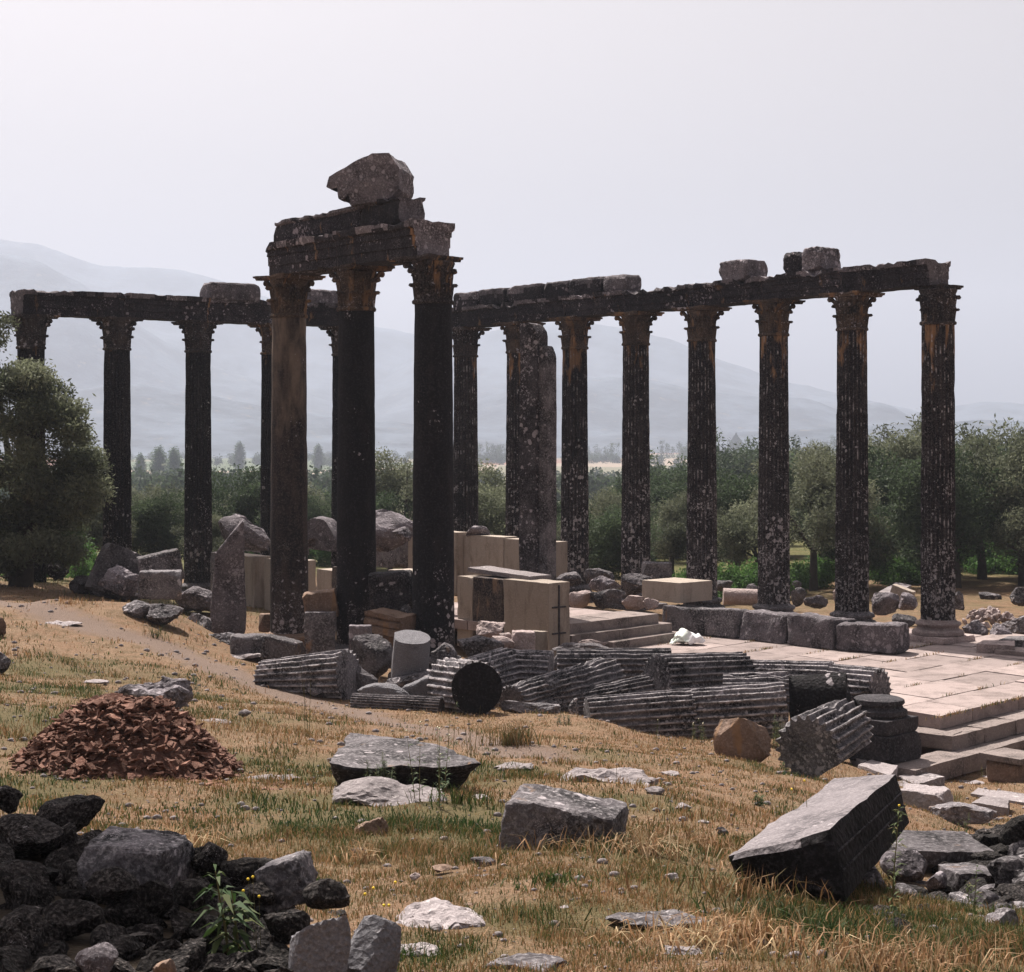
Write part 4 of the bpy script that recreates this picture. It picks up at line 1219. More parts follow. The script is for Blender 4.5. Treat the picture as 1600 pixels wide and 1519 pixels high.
# big arched stone
n = 26; prof_o = []; 
def arch_block(cx, cy, D, w, h, rin, depth, seed, label, mat='lichen_stone', yaw=-.3):
    pts = []
    m = 22
    for k in range(m + 1):
        a = pi * k / m; pts.append((-cos(a) * w / 2, sin(a) ** .8 * h))
    inn = []
    for k in range(m + 1):
        a = pi * k / m; inn.append((-cos(a) * rin - w * .08, sin(a) * rin * .8))
    V = []; Fa = []
    nd = 5
    for j in range(nd + 1):
        y = (j / nd - .5) * depth
        for q in pts: V.append((q[0], y, q[1]))
        for q in inn: V.append((q[0], y, q[1]))
    m1 = m + 1; st = 2 * m1
    for j in range(nd):
        for k in range(m):
            a = j * st + k
            Fa.append((a, a + st, a + st + 1, a + 1))
            b = j * st + m1 + k
            Fa.append((b, b + 1, b + st + 1, b + st))
        for k0, k1 in ((0, m1), (m, 2 * m1 - 1)):
            Fa.append((j * st + k0, j * st + k1, (j + 1) * st + k1, (j + 1) * st + k0))
    for j in (0, nd):
        for k in range(m):
            a = j * st + k; b = j * st + m1 + k
            f = (a, a + 1, b + 1, b)
            Fa.append(f if j == 0 else f[::-1])
    V = np.array(V); V = V + nz3(V, 1.2, seed, .10) + nz3(V, 5, seed, .04)
    o = link('arch_stone', mesh('arch_stone', V, Fa, 35), M[mat])
    p = P(cx, cy, D); o.location = p; o.rotation_euler = (0, 0, yaw)
    return tag(o, label, 'arch stone')
arch_block(503, 856, 47.5, 1.15, .80, .32, .7, 3, 'stone with small arched opening left of the middle smooth column')
rock((500, 795, 640, 856), 'big steep grey boulder behind the middle smooth column', 'lichen_stone', seed=103, D=49, dr=.5, facets=9)
rock((612, 822, 646, 845), 'small rock at the right foot of the big steep boulder', 'lichen_stone', seed=104, D=47.5)
rock((728, 817, 766, 842), 'pointed grey rock peeping over the far beige wall', 'lichen_stone', seed=105, D=48.5, facets=8)
# base blocks at the three smooth columns
rock((404, 958, 440, 985), 'brown plinth fragment left of the tan topped column foot', 'brown', 'block', seed=106, D=38.6)
rock((474, 922, 526, 962), 'chipped moulded block balanced on the upright slab beside the tan topped column', 'brown', 'block', seed=107, D=35.6, dr=.6, edge=.18, tilt=R(4), roll=R(-8))
rock((476, 955, 524, 1016), 'upright grey slab carrying the chipped moulded block', 'grey', 'block', seed=108, D=35.3, dr=.4)
rock((576, 892, 644, 950), 'black topped block, uppermost of the stack beside the nearest smooth column', 'drum0', 'block', seed=109, D=34.5, dr=.7, edge=.22, roll=R(-5))
o = put_block('moulded_block', beam_mesh(110, .85, [(-.3, 0), (.3, 0), (.3, .12), (.26, .14), (.3, .17), (.3, .26), (.26, .28), (.32, .32), (.36, .44), (-.36, .44), (-.32, .32), (-.26, .28), (-.3, .26), (-.3, .17), (-.26, .14), (-.3, .12)], 14, .015, 'moulded_block', .05), 'brown',
              P(607, 990, 33.8), (R(-3), R(5), R(-30)), 'tan block with three carved mouldings in the middle of the stack', 'stone block')
rock((618, 944, 650, 990), 'dark boulder wedged right of the three mouldings block', 'drum', seed=111, D=34.4)
rock((584, 985, 650, 1030), 'rust brown squared block at the bottom of the stack', 'brown', 'block', seed=112, D=33.6, dr=.7)
rock((545, 976, 580, 1030), 'pale edged slab behind the leaning boulders', 'lichen_stone', 'block', seed=113, D=32.5, dr=.4)
rock((546, 983, 612, 1060), 'tall pointed grey boulder leaning left among the drums', 'grey', seed=114, D=30.6, dr=.7, facets=9, rough=.04, tilt=R(-8))
me = drum_mesh(115, .85, .36, .34, 0, .02, name='column_stump', nl=8, depth=0, cuts=[((0, -1, .25), .30)])
o = put_block('column_stump', me, 'boulder', P(640, 1030, 30.4), (R(0), R(-74), R(-70)), 'smooth grey half drum standing askew with a groove down its left side', 'column drum')
rock((666, 1003, 712, 1052), 'round lichen spotted boulder right of the smooth half drum', 'grey', seed=116, D=30.6, facets=10)
rock((744, 964, 790, 994), 'faceted brownish stone sitting on the rocks before the stained wall', 'pink', seed=117, D=33.5, facets=8)
rock((712, 990, 790, 1040), 'light grey sloping boulder in front of the stained wall', 'grey', seed=118, D=32.2, facets=9)
rock((764, 992, 806, 1020), 'tan flat stone right of the light grey sloping boulder', 'pink', seed=119, D=32.6, facets=8)
rock((780, 984, 804, 1002), 'small tan stone perched on the tan flat stone', 'pink', seed=120, D=33.0, facets=8)
rock((800, 985, 836, 1022), 'upright tan block fragment with a square face', 'pink', 'block', seed=121, D=32.8, dr=.7, edge=.12)
rock((832, 985, 856, 1020), 'narrow cut beige block right of the upright tan fragment', 'cut', 'block', seed=122, D=33.0, dr=.8)
rock((855, 1002, 960, 1022), 'low grey rocks edge along the foot of the cella steps', 'grey', 'rock', seed=123, D=36.5, dr=.3)
rock((905, 998, 958, 1012), 'small pale stones at the foot of the steps', 'pink', seed=124, D=37.2, dr=.4)
rock((856, 1018, 884, 1050), 'dark stone at the left end of the rear fluted drum', 'grey', seed=125, D=31.8)
rock((355, 990, 428, 1030), 'dark rounded slab left of the tan topped column foot', 'grey', 'block', seed=126, D=33.6, dr=.6, edge=.3, yaw=R(10))
rock((406, 996, 474, 1032), 'triangular dark slab in front of the tan topped column foot', 'grey', 'block', seed=127, D=33.0, dr=.5, roll=R(10), edge=.2, yaw=R(-20))
rock((342, 1008, 420, 1030), 'long pale edged slab at the lip of the dug hollow', 'pale', seed=128, hmul=.4, dr=.5)

# ------------------------------------------------------------------ fallen drums
def log(a, b, r0, r1, label, mat='drum', flutes=22, seed=1, cuts=(), notch=.12, name='column_drum', rough=.009, spin=None, group='fallen column drums'):
    A = Pz(*a); B = Pz(*b)
    L = (B - A).length; u = (B - A).normalized()
    me = drum_mesh(seed, L, r0, r1, flutes, rough, cuts, 6, name, max(8, int(L / .10)), 'x', .15, notch)
    o = link(name, me, M[mat]); o.location = (A + B) / 2
    q = u.to_track_quat('X', 'Z'); o.rotation_mode = 'XYZ'
    o.rotation_euler = (q @ Matrix.Rotation(seed * 1.3 if spin is None else spin, 3, 'X').to_quaternion()).to_euler()
    return tag(o, label, 'column drum', group)
log((412, 1062, .62), (545, 1056, .78), .34, .46, 'fluted drum lying left of the pile, pale ridges slanting down to the grass', seed=201, notch=.2)
rock((474, 1066, 506, 1086), 'small stone at the foot of the leftmost fluted drum', 'grey', seed=202, D=28.8)
o = log((700, 1068, .66), (745, 1076, .84), .44, .44, 'drum with a round pitch black end facing the viewer', seed=203, mat='drum', rough=.02)
dk = link('end_face', lathe([(.415, 0), (.41, .02), (.2, .035), (.02, .03)], 40, 'end_face', 4, .015), M['disc'], o); L_ = (Pz(700, 1068, .66) - Pz(745, 1076, .84)).length  # black disc puts the backlit end's shade into its colour
dk.location = (L_ / 2, 0, 0); dk.rotation_euler = (0, R(90), 0)
log((702, 1070, .55), (790, 1046, .66), .36, .40, 'fluted drum sloping up behind the black ended drum', seed=205)
log((792, 1048, .62), (862, 1052, .60), .40, .40, 'short drum with black shaded hollow side behind the black ended drum', seed=206, cuts=[((0, -.9, .4), .24)])
log((800, 1100, .38), (950, 1062, .50), .32, .42, 'crumbling fluted drum with jagged ridges right of the black ended drum', seed=207, notch=.7, rough=.03)
log((870, 1046, .48), (1048, 1046, .48), .40, .40, 'rear fluted drum lying level behind the pile', seed=208)
log((1026, 1060, .66), (1160, 1053, .58), .42, .40, 'fluted drum with a round grey end facing left', seed=209)
log((896, 1102, .22), (1048, 1078, .40), .26, .36, 'slim fluted drum fragment in front of the grey ended drum', seed=210, notch=.4)
log((918, 1128, .22), (1080, 1117, .30), .40, .43, 'long foreground fluted drum, left half of the pair', seed=211)
log((1082, 1117, .30), (1226, 1108, .40), .43, .45, 'foreground fluted drum with rounded broken right end, right half of the pair', seed=212)
log((1178, 1062, .42), (1300, 1068, .45), .36, .40, 'fluted drum at the pavement edge, long ridges along its top', seed=213)
log((1304, 1074, .42), (1374, 1082, .42), .41, .42, 'short drum with deep slot cut in its top, right end of the rear row', seed=214, cuts=[((.5, -.6, .6), .34)])
log((1130, 1084, .52), (1232, 1086, .52), .34, .40, 'fluted drum with whitened ridges behind the foreground pair', seed=215, notch=.4)
log((1236, 1092, .42), (1326, 1090, .48), .42, .50, 'black hollow sided broken drum with a raised horn at its right end', seed=216, mat='disc', flutes=0, cuts=[((0, -1, .35), .22)])
log((1262, 1172, .74), (1322, 1136, .86), .46, .40, 'broken fluted chunk standing askew with a flat dark front face and tan ridges', seed=217, notch=.35, cuts=[((0, 0, -1), .36)])
rock((1118, 1106, 1212, 1192), 'rust brown wedge shaped stone standing on edge before the fluted drums', 'brown', 'rock', seed=218, dr=.55, facets=7, rough=.03, D=23.6)
rock((782, 1092, 892, 1124), 'flat ridged drum splinter lying in the grass edge', 'drum', 'rock', seed=219, dr=.4, D=27.2)
rock((888, 1090, 904, 1118), 'dark ribbed stone at the left end of the foreground drum', 'drum', seed=220, D=27.3)
rock((556, 1066, 640, 1112), 'smooth saddle shaped grey stone between leftmost drum and black ended drum', 'boulder', 'rock', seed=221, D=28.4, dr=.6, rough=.03)
rock((630, 1058, 702, 1110), 'sloping grey block with a dark hole left of the black ended drum', 'boulder', 'block', seed=222, D=28.6, dr=.5, roll=R(-22), edge=.2)
rock((548, 1040, 590, 1100), 'upright grey shoulder stone right of the leftmost drum', 'grey', 'rock', seed=223, D=29.2, dr=.6)
log((552, 1098, .52), (690, 1106, .50), .16, .18, 'low grooved stone strip along the grass below the saddle stone', seed=224, notch=.1, rough=.01)
rock((600, 1045, 676, 1080), 'dark curved stone in the hollow under the smooth half drum', 'drum', seed=225, D=29.8)
# column base on a plinth beside the steps
cb = empty('moulded_pedestal', Pz(1372, 1190, -.5), YAW + .05); tag(cb, 'black column base on a two tiered square plinth beside the pavement corner', 'pedestal')
q = link('plinth_tier', block_mesh(231, (1.0, 1.0, .46), 18, 4, .01, 'plinth_tier', rnd_edge=.05), M['darkstep'], cb); q.location = (-.15, .25, .23)
q = link('plinth_tier', block_mesh(232, (.92, .92, .24), 18, 4, .01, 'plinth_tier', rnd_edge=.05), M['darkstep'], cb); q.location = (-.15, .25, .585)
q = link('torus_moulding', lathe([(.44, 0), (.47, .05), (.46, .11), (.40, .14), (.38, .18), (.42, .22), (.41, .28), (.36, .30)], 40, 'torus_moulding', 3, .01), M['darkstep'], cb); q.location = (-.18, .28, .705)
rock((1372, 1096, 1406, 1122), 'tapered grey stone on the pavement corner beside the short slotted drum', 'step', 'block', seed=233, D=29.6, dr=.8, edge=.2)
pd = empty('pedestal', Pz(1582, 1222, -.85), R(-52)); tag(pd, 'dark waisted pedestal block with pale square top at the right edge', 'pedestal')
q = link('top_slab', block_mesh(235, (.82, .72, .10), 14, 5, .01, 'top_slab'), M['step'], pd); q.location = (0, 0, .42)
q = link('waist', block_mesh(236, (.70, .60, .40), 14, 5, .02, 'waist', rnd_edge=.2), M['brown'], pd); q.location = (0, 0, .18)
# ------------------------------------------------------------------ blocks on the far side of the pavement
rowp = [(1030, 988), (1098, 994), (1150, 999), (1226, 1007), (1302, 1017), (1404, 1024)]
rl = [('dark stained squared block behind the cella steps, first of the long fallen row', 'grey', .66, .75), ('grey moulded block second in the row along the pavement', 'grey', .72, .7),
      ('rounded grey block third in the row along the pavement', 'lichen_stone', .66, .8), ('pinkish grey block fourth in the row along the pavement', 'lichen_stone', .70, .8),
      ('heavy fallen block with dark right end, nearest of the row along the pavement', 'lichen_stone', .66, .85)]
for k in range(5):
    (xa, ya), (xb, yb) = rowp[k], rowp[k + 1]; lb, mt_, hh, dd = rl[k]
    a = Pz(xa, ya, 0); b = Pz(xb, yb, 0); u = (b - a).normalized(); back = Vector((-u.y, u.x, 0)); back = back if back.y > 0 else -back
    rr = random.Random(k + 3); g = u * (.02 + rr.random() * .03)
    up = Vector((0, 0, hh)); j1, j2 = rr.uniform(-.06, .05), rr.uniform(-.06, .05); ins = back * rr.uniform(.02, .14)
    lean = u * rr.uniform(-.08, .08)
    hexa('fallen_block', [a + g + up + ins + lean + Vector((0, 0, j1)), b - g + up + ins + lean * .5 + Vector((0, 0, j2)), b - g + up + back * dd + Vector((0, 0, j2 - .03)), a + g + up + back * dd + Vector((0, 0, j1)),
         a + g, b - g, b - g + back * dd, a + g + back * dd], mt_, lb, 'stone block', 241 + k, rough=.03, n=26, edge=.05)
pb = rock((1007, 903, 1118, 942), 'low wide cut beige plinth block with two slots in its left face', 'cut', 'block', seed=246, D=42.6, dr=.95, yaw=R(-48), rough=.004, chips=0, edge=.03, bury=0)
rock((1004, 878, 1050, 906), 'small squared grey block standing behind the beige plinth block', 'grey', 'block', seed=247, D=46, dr=.6)
for k, (bx, D_, mt_, lb) in enumerate([((868, 888, 912, 915), 45, 'grey', 'dark slab leaning beside the sixth column foot'), ((912, 882, 960, 912), 45.5, 'grey', 'grey pointed rock between the fifth and sixth columns'), ((922, 900, 972, 930), 44.2, 'lichen_stone', 'speckled grey boulder below the pointed rock'),
        ((970, 895, 1024, 928), 44.6, 'grey', 'dark boulder left of the beige plinth block'), ((888, 916, 930, 950), 43.6, 'pink', 'pale pinkish rock right of the near wall end'), ((922, 920, 976, 952), 43.4, 'grey', 'sloping rock beside the pale pinkish one'),
        ((968, 924, 1012, 952), 43.2, 'pink', 'rough whitish rock left of the beige plinth block'), ((1006, 934, 1034, 952), 42.0, 'pink', 'rough whitish stub below the beige plinth block corner')]):
    rock(bx, lb, mt_, D=D_, seed=250 + k, facets=8, dr=.7)
log((1130, 932, .25), (1190, 934, .22), .24, .24, 'pale smooth log shaped stone behind the moulded blocks', mat='pink', flutes=0, seed=261, notch=0, group='stones behind the right row')
for k, (bx, D_, mt_, lb) in enumerate([((1104, 906, 1150, 924), 52, 'grey', 'low grey rocks edge right of the beige plinth block'), ((1160, 912, 1192, 940), 50, 'grey', 'dark stone left of the third column foot'), ((1236, 918, 1262, 946), 50, 'grey', 'upright grey stone right of the third column foot'),
        ((1258, 928, 1300, 950), 48.5, 'lichen_stone', 'rounded trough like stone at the slim olive trunk'), ((1300, 920, 1322, 942), 52, 'pink', 'small pale stone behind the second column'), ((1230, 906, 1258, 920), 56, 'grey', 'flat stones far behind the third column'),
        ((1362, 925, 1408, 958), 47, 'lichen_stone', 'left half of the pale rock pair between first and second columns'), ((1398, 926, 1436, 956), 46.4, 'lichen_stone', 'right half of the pale rock pair between first and second columns, faceted top'),
        ((1396, 958, 1436, 980), 43.5, 'grey', 'dark stones behind the end of the long fallen block'), ((1400, 976, 1424, 996), 41.5, 'pink', 'small pale stone beside the round column base'), ((1492, 924, 1512, 958), 47, 'grey', 'upright dark stone right behind the rightmost column'),
        ((1576, 918, 1622, 952), 49, 'grey', 'rounded boulder at the right edge below the olives'), ((1500, 964, 1546, 1000), 42.5, 'lichen_stone', 'faceted grey block right of the round column base'), ((1544, 972, 1584, 1000), 42, 'lichen_stone', 'rounded grey stone on the low slab'),
        ((1568, 960, 1640, 994), 43, 'grey', 'large grey rock at the right edge above the slabs'), ((1530, 925, 1566, 938), 52, 'grey', 'flat dark stone on the grass behind the rubble pile'), ((1440, 940, 1462, 962), 46, 'grey', 'small rock hidden left of the rightmost column foot')]):
    rock(bx, lb, mt_, D=D_, seed=270 + k, facets=8, dr=.7)
o = put_block('stone_block', block_mesh(290, (.62, .34, .36), 12, 2, .01, 'stone_block'), 'cut', P(1410, 928, 48.0), (R(0), R(18), R(-30)), 'tilted pale cut block resting on the rock pair behind the right columns', 'stone block')
# pale rubble pile
rs = random.Random(5)
vm = [rock_mesh(300 + k, (.22, .18, .14), 2, 8, .06, 'stone') for k in range(5)]
for k in range(70):
    t = rs.gauss(0, .33); d = rs.gauss(0, .35)
    x = P(1546 + 42 * t * 1.6, 0, 46).x; y = 46 + d * 1.2
    hgt = max(0, .42 * (1 - (t / .9) ** 2) * (1 - (d / 1.1) ** 2)) * rs.uniform(.4, 1)
    o = bpy.data.objects.new('stone', vm[k % 5]); COL.objects.link(o)
    if not o.data.materials: o.data.materials.append(M['pink'])
    o.location = (x, y, gz(x, y) + hgt + .05); o.rotation_euler = (rs.random() * 6, rs.random() * 6, rs.random() * 6); q = rs.uniform(.6, 1.5); o.scale = (q, q, q)
    tag(o, f"{'large' if q > 1.2 else 'mid sized' if q > .9 else 'small'} pale stone {'on top' if hgt > .2 else 'at the foot'} of the small rubble pile, {'left' if t < -.2 else 'right' if t > .2 else 'middle'} part", 'stone', 'stones of the pale rubble pile')
# ------------------------------------------------------------------ plastic bag
V, Fa = ico(4); V = V.copy()
V[:, 2] = np.where(V[:, 2] < -.2, -.2, V[:, 2])
V = V * np.array([.36, .24, .22]); V[:, 0] *= 1 + .5 * np.clip(-V[:, 2] * 8, 0, 1)
V = V + nz3(V, 5, 3, .10) + nz3(V, 14, 4, .035)
s = NT('white_green_plastic'); sp = s.n('ShaderNodeSeparateXYZ'); s.l(s.n('ShaderNodeTexCoord').outputs['Object'], sp.inputs[0])
s.col(s.mix(s.ramp(s.math('ADD', sp.outputs['X'], s.math('MULTIPLY', s.noise(6), .25)), .05, .16), (.66, .72, .66), (.80, .80, .82)))
s.b.inputs['Roughness'].default_value = .35
o = link('plastic_bag', mesh('plastic_bag', V, Fa, 50), s.m); o.location = Pz(1074, 1004, .05) + Vector((0, 0, .05)); tag(o, 'crumpled white and pale green plastic bag on the pavement by the steps', 'bag')

# ------------------------------------------------------------------ heap of red tile shards
s = NT('red_terracotta')
c = s.mix(s.noise(5, 4, .7), (.11, .05, .036), (.19, .10, .075))
c = s.mix(s.ramp(s.noise(30, 4, .7), .5, .7), c, (.30, .19, .15))
hv = s.n('ShaderNodeHueSaturation'); s.l(s.ramp(s.rand(), 0, 1, .45, 1.35), hv.inputs['Value']); s.l(c, hv.inputs['Color']); s.col(hv.outputs[0])
s.bump(s.noise(50, 4), .5, .02)
M['tile'] = s.m
rs = random.Random(11)
def shard(seed):
    r_ = random.Random(seed)
    n = r_.randint(4, 6); ang = sorted([r_.uniform(0, 6.28) for _ in range(n)])
    ang = [k * 6.283 / n + r_.uniform(-.35, .35) for k in range(n)]
    pts = [(cos(a) * r_.uniform(.05, .10), sin(a) * r_.uniform(.04, .075)) for a in ang]
    t = r_.uniform(.014, .026); cv = r_.uniform(0, 1.6)
    V = [(x, y, -t / 2 - x * x * cv) for x, y in pts] + [(x * .96, y * .96, t / 2 - x * x * cv) for x, y in pts]
    Fa = [tuple(range(n))[::-1], tuple(range(n, 2 * n))] + [(k, (k + 1) % n, n + (k + 1) % n, n + k) for k in range(n)]
    return mesh('tile_shard', V, Fa, 0, M['tile'])
shards = [shard(k) for k in range(14)]
hc = P(204, 1180, 17.0); hx, hy = hc.x, 16.9
def heap_h(x, y):
    dx = (x - hx) / 1.06; dy = (y - hy) / 1.25
    r = math.hypot(dx, dy)
    return min(.62, max(0, 1 - r) ** .9 * .95)
cand = []
for k in range(2000):
    r = rs.random() ** .55 * 1.06; a = rs.uniform(0, 6.283)
    x = hx + cos(a) * r * 1.06; y = hy + sin(a) * r * 1.25
    z = gz(x, y) + heap_h(x, y) + rs.uniform(-.03, .05)
    sc = rs.uniform(.36, .88) * (1.35 if rs.random() < .12 else 1)
    lean = -sin(a) * .5
    rot = (rs.gauss(0, .42) + .35 * (-sin(a)) * -1, rs.gauss(0, .38), rs.uniform(0, 6.28))
    vis = sc * (1.0 if y < hy + .25 else .1)
    cand.append((vis, x, y, z, rot, sc, rs.randrange(14)))
for k in range(26):      # strays at the foot of the heap
    x = hx + rs.uniform(.3, 1.75); y = hy - rs.uniform(.7, 1.6)
    cand.append((2, x, y, gz(x, y) + .02, (rs.gauss(0, .15), rs.gauss(0, .15), rs.uniform(0, 6)), rs.uniform(.8, 1.4), rs.randrange(14)))
cand.sort(reverse=True)
for (v, x, y, z, rot, sc, m) in cand[:300]:
    o = bpy.data.objects.new('tile_shard', shards[m]); COL.objects.link(o)
    o.location = (x, y, z); o.rotation_euler = rot; o.scale = (sc,) * 3
    sd = 'left flank' if x < hx - .5 else 'right flank' if x > hx + .5 else 'middle'
    if z - gz(x, y) < .06 and y < hy - .7: lb = f"{'large' if sc > .95 else 'small'} red tile shard lying in the grass at the foot of the heap, {sd}"
    else: lb = f"{'large' if sc > .95 else 'mid sized' if sc > .7 else 'small'} red tile shard {'high' if z - gz(x, y) > .4 else 'low' if z - gz(x, y) < .2 else 'halfway up'} on the {sd} of the heap, {'steeply tilted' if abs(rot[0]) + abs(rot[1]) > .8 else 'gently tilted' if abs(rot[0]) + abs(rot[1]) > .4 else 'lying flat'}"
    tag(o, lb, 'tile shard', 'tile shards of the red heap')
V = []; Fa = []
for (v, x, y, z, rot, sc, m) in cand[300:]:
    me = shards[m]; T = Matrix.LocRotScale(Vector((x, y, z)), __import__('mathutils').Euler(rot), Vector((sc,) * 3)); b = len(V)
    V += [tuple(T @ q.co) for q in me.vertices]; Fa += [tuple(b + i for i in p.vertices) for p in me.polygons]
# solid core so that no light leaks through the heap
core = []; b = len(V); nn_ = 22
for i in range(nn_ + 1):
    for j in range(nn_ + 1):
        x = hx + (i / nn_ - .5) * 2.2; y = hy + (j / nn_ - .5) * 2.6
        V.append((x, y, gz(x, y) + heap_h(x, y) * .9 - .04))
for i in range(nn_):
    for j in range(nn_):
        a = b + i * (nn_ + 1) + j; Fa.append((a, a + nn_ + 1, a + nn_ + 2, a + 1))
tag(link('tile_rubble', mesh('tile_rubble', V, Fa, 0), M['tile']), kind='stuff', label='smaller red tile fragments filling the heap')

# ------------------------------------------------------------------ black rubble wall, lower left
rs = random.Random(31)
GL = 'black stones packed in the lower left rubble bank'
named = [
    ((55, 1236, 160, 1300), 10.6, 'rock', 'knobbly black stone perched on top of the dark rubble bank, left part'),
    ((-30, 1225, 30, 1275), 10.4, 'rock', 'flat topped black stone at the left edge on the dark rubble bank'),
    ((-40, 1262, 86, 1345), 10.0, 'rock', 'large rounded black stone at the left edge of the dark rubble bank'),
    ((80, 1285, 125, 1330), 10.1, 'rock', 'wedge of dark stone below the knobbly perched one'),
    ((112, 1296, 286, 1395), 9.7, 'block', 'broad dark block with flat grey lichen top in the rubble bank'),
    ((284, 1308, 350, 1370), 9.9, 'rock', 'jagged ribbed black stone right of the broad dark block'),
    ((340, 1325, 440, 1385), 10.3, 'rock', 'low black stone behind the ridged grey one'),
    ((345, 1344, 392, 1385), 9.8, 'rock', 'small pale topped round stone in the dark rubble bank'),
    ((402, 1334, 490, 1412), 9.8, 'block', 'grey ridged block slanting up to the right at the end of the dark bank'),
    ((470, 1370, 545, 1432), 9.7, 'rock', 'brown black stone trailing down right of the ridged block'),
    ((395, 1402, 480, 1475), 9.1, 'rock', 'black stone with a lighter crest beside the blue grey fin'),
    ((376, 1374, 426, 1420), 9.5, 'rock', 'charred looking stone under the ridged block'),
    ((262, 1370, 322, 1425), 9.3, 'rock', 'rounded stone with a purplish face in the dark bank'),
    ((110, 1470, 182, 1540), 8.2, 'rock', 'grey lichen faced stone near the bottom edge at left'),
    ((236, 1492, 272, 1540), 8.0, 'rock', 'small tan pointed stone at the bottom edge left of the thistle'),
    ((285, 1415, 350, 1470), 8.8, 'rock', 'dark stone behind the thistle'),
    ((120, 1350, 210, 1420), 9.1, 'rock', 'lichen flecked black stone under the broad flat topped block'),
    ((190, 1370, 262, 1440), 9.0, 'rock', 'dark angular stone in the middle of the dark bank'),
    ((-30, 1340, 70, 1420), 9.2, 'rock', 'big black stone at the left edge, third from the top'),
    ((-30, 1420, 60, 1500), 8.6, 'rock', 'big black stone at the left edge near the bottom'),
    ((50, 1400, 150, 1470), 8.8, 'rock', 'long dark block with a thin pale edge in the lower bank'),
]
for k, (bx, D_, kd, lb) in enumerate(named):
    D_ = 10.0 - 2.75 * max(0, (bx[3] - 1290) / 250.) + .12
    rock(bx, lb, 'black' if k not in (4, 8, 13, 14) else ('drum', 'drum', 'lichen_stone', 'brown')[(4, 8, 13, 14).index(k)], kd, D=D_, seed=400 + k, dr=.9, rough=.055 if kd == 'rock' else .035, edge=.08, facets=7, yaw=rs.uniform(-.3, .3), roll=(-.35 if k == 8 else rs.uniform(-.1, .1)))
# filling stones of the bank
fill = []
crest = [(-60, 1290), (60, 1290), (120, 1310), (290, 1335), (350, 1365), (430, 1390), (500, 1425), (545, 1460)]
for k in range(190):
    px = rs.uniform(-60, 530); cy = np.interp(px, [c[0] for c in crest], [c[1] for c in crest])
    py = rs.uniform(cy + 12, 1540)
    t = (py - cy) / (1540 - cy)
    D = 10.0 - 2.75 * t + rs.uniform(-.05, .2)
    w = rs.uniform(48, 125)
    fill.append((px, py, D, w))
fm = [rock_mesh(450 + k, (1, .72, (.34, .66, .44, .8)[k % 4]), 3, 6, .07, 'stone') for k in range(8)]
for k, (px, py, D, w) in enumerate(fill):
    o = bpy.data.objects.new('rubble_stone', fm[k % 8]); COL.objects.link(o)
    if not o.data.materials: o.data.materials.append(M['black'])
    sc = w / F * D; o.scale = (sc, sc, sc * rs.uniform(.7, 1)); o.location = P(px, py, D + .12); o.rotation_euler = (rs.uniform(-.8, .8), rs.uniform(-.8, .8), rs.uniform(0, 6))
    ttt = (py - np.interp(px, [c[0] for c in crest], [c[1] for c in crest])) / 200
    hz_ = 'at the left edge' if px < 60 else 'under the perched stone' if px < 150 else 'under the broad block' if px < 290 else 'behind the thistle' if px < 400 else 'below the ridged block'
    lbl = f"{'small' if w < 85 else 'mid sized' if w < 112 else 'large'} {('flat', 'chunky', 'low', 'lumpy')[k % 4]} black stone {'on the crest' if ttt < .25 else 'in the middle' if ttt < .7 else 'near the bottom'} of the bank {hz_}"
    tag(o, lbl, 'stone', GL)
# ------------------------------------------------------------------ right rubble heap
GR = 'stones of the lower right rubble heap'
named = [
    ((1462, 1240, 1566, 1294), None, 'veined rounded grey rock above the lower right rubble heap', 'grey', 'rock'),
    ((1408, 1226, 1502, 1274), None, 'flat topped pale stone right of the big tilted block', 'pale', 'block'),
    ((1385, 1300, 1560, 1350), 15.5, 'wide dark flat slab lying on the lower right rubble heap', 'grey', 'block'),
    ((1384, 1322, 1462, 1376), 14.2, 'white fronted rock in the lower right rubble heap', 'lichen_stone', 'rock'),
    ((1302, 1358, 1388, 1420), 12.4, 'pale slab leaning against the foot of the big tilted block', 'lichen_stone', 'block'),
    ((1478, 1350, 1570, 1392), 13.6, 'long grey stone in the middle of the lower right rubble heap', 'grey', 'block'),
    ((1574, 1270, 1650, 1350), 15.0, 'dark jagged rock stack top at the right edge', 'black', 'rock'),
    ((1555, 1335, 1640, 1400), 13.2, 'purplish angular rock at the right edge of the rubble heap', 'grey', 'rock'),
    ((1440, 1405, 1500, 1450), 11.6, 'brownish flat faced stone low in the right rubble heap', 'brown', 'rock'),
    ((1520, 1385, 1565, 1425), 12.2, 'rounded grey cobble in the right rubble heap', 'grey', 'rock'),
    ((1536, 1415, 1600, 1470), 11.0, 'large dark stone low at the right edge', 'grey', 'rock'),
    ((1380, 1448, 1450, 1482), 10.6, 'low grey stone at the foot of the right rubble heap', 'grey', 'rock'),
    ((1568, 1470, 1592, 1500), 9.8, 'small white stone near the bottom right corner', 'pale', 'rock'),
    ((1416, 1390, 1450, 1425), 12.0, 'small dark cobble left of the brownish flat faced stone', 'grey', 'rock'),
    ((1450, 1360, 1486, 1392), 13.4, 'pale cobble beside the long grey stone', 'lichen_stone', 'rock'),
]
for k, (bx, D_, lb, mt_, kd) in enumerate(named):
    if D_: D_ = 14.9 - 5.5 * max(0, (bx[3] - 1315) / 180.) + .1
    rock(bx, lb, mt_, kd, D=D_, seed=500 + k, dr=.9, rough=.05 if kd == 'rock' else .03, edge=.10, facets=7, yaw=rs.uniform(-.5, .3), roll=rs.uniform(-.12, .12) if k != 4 else -.3)
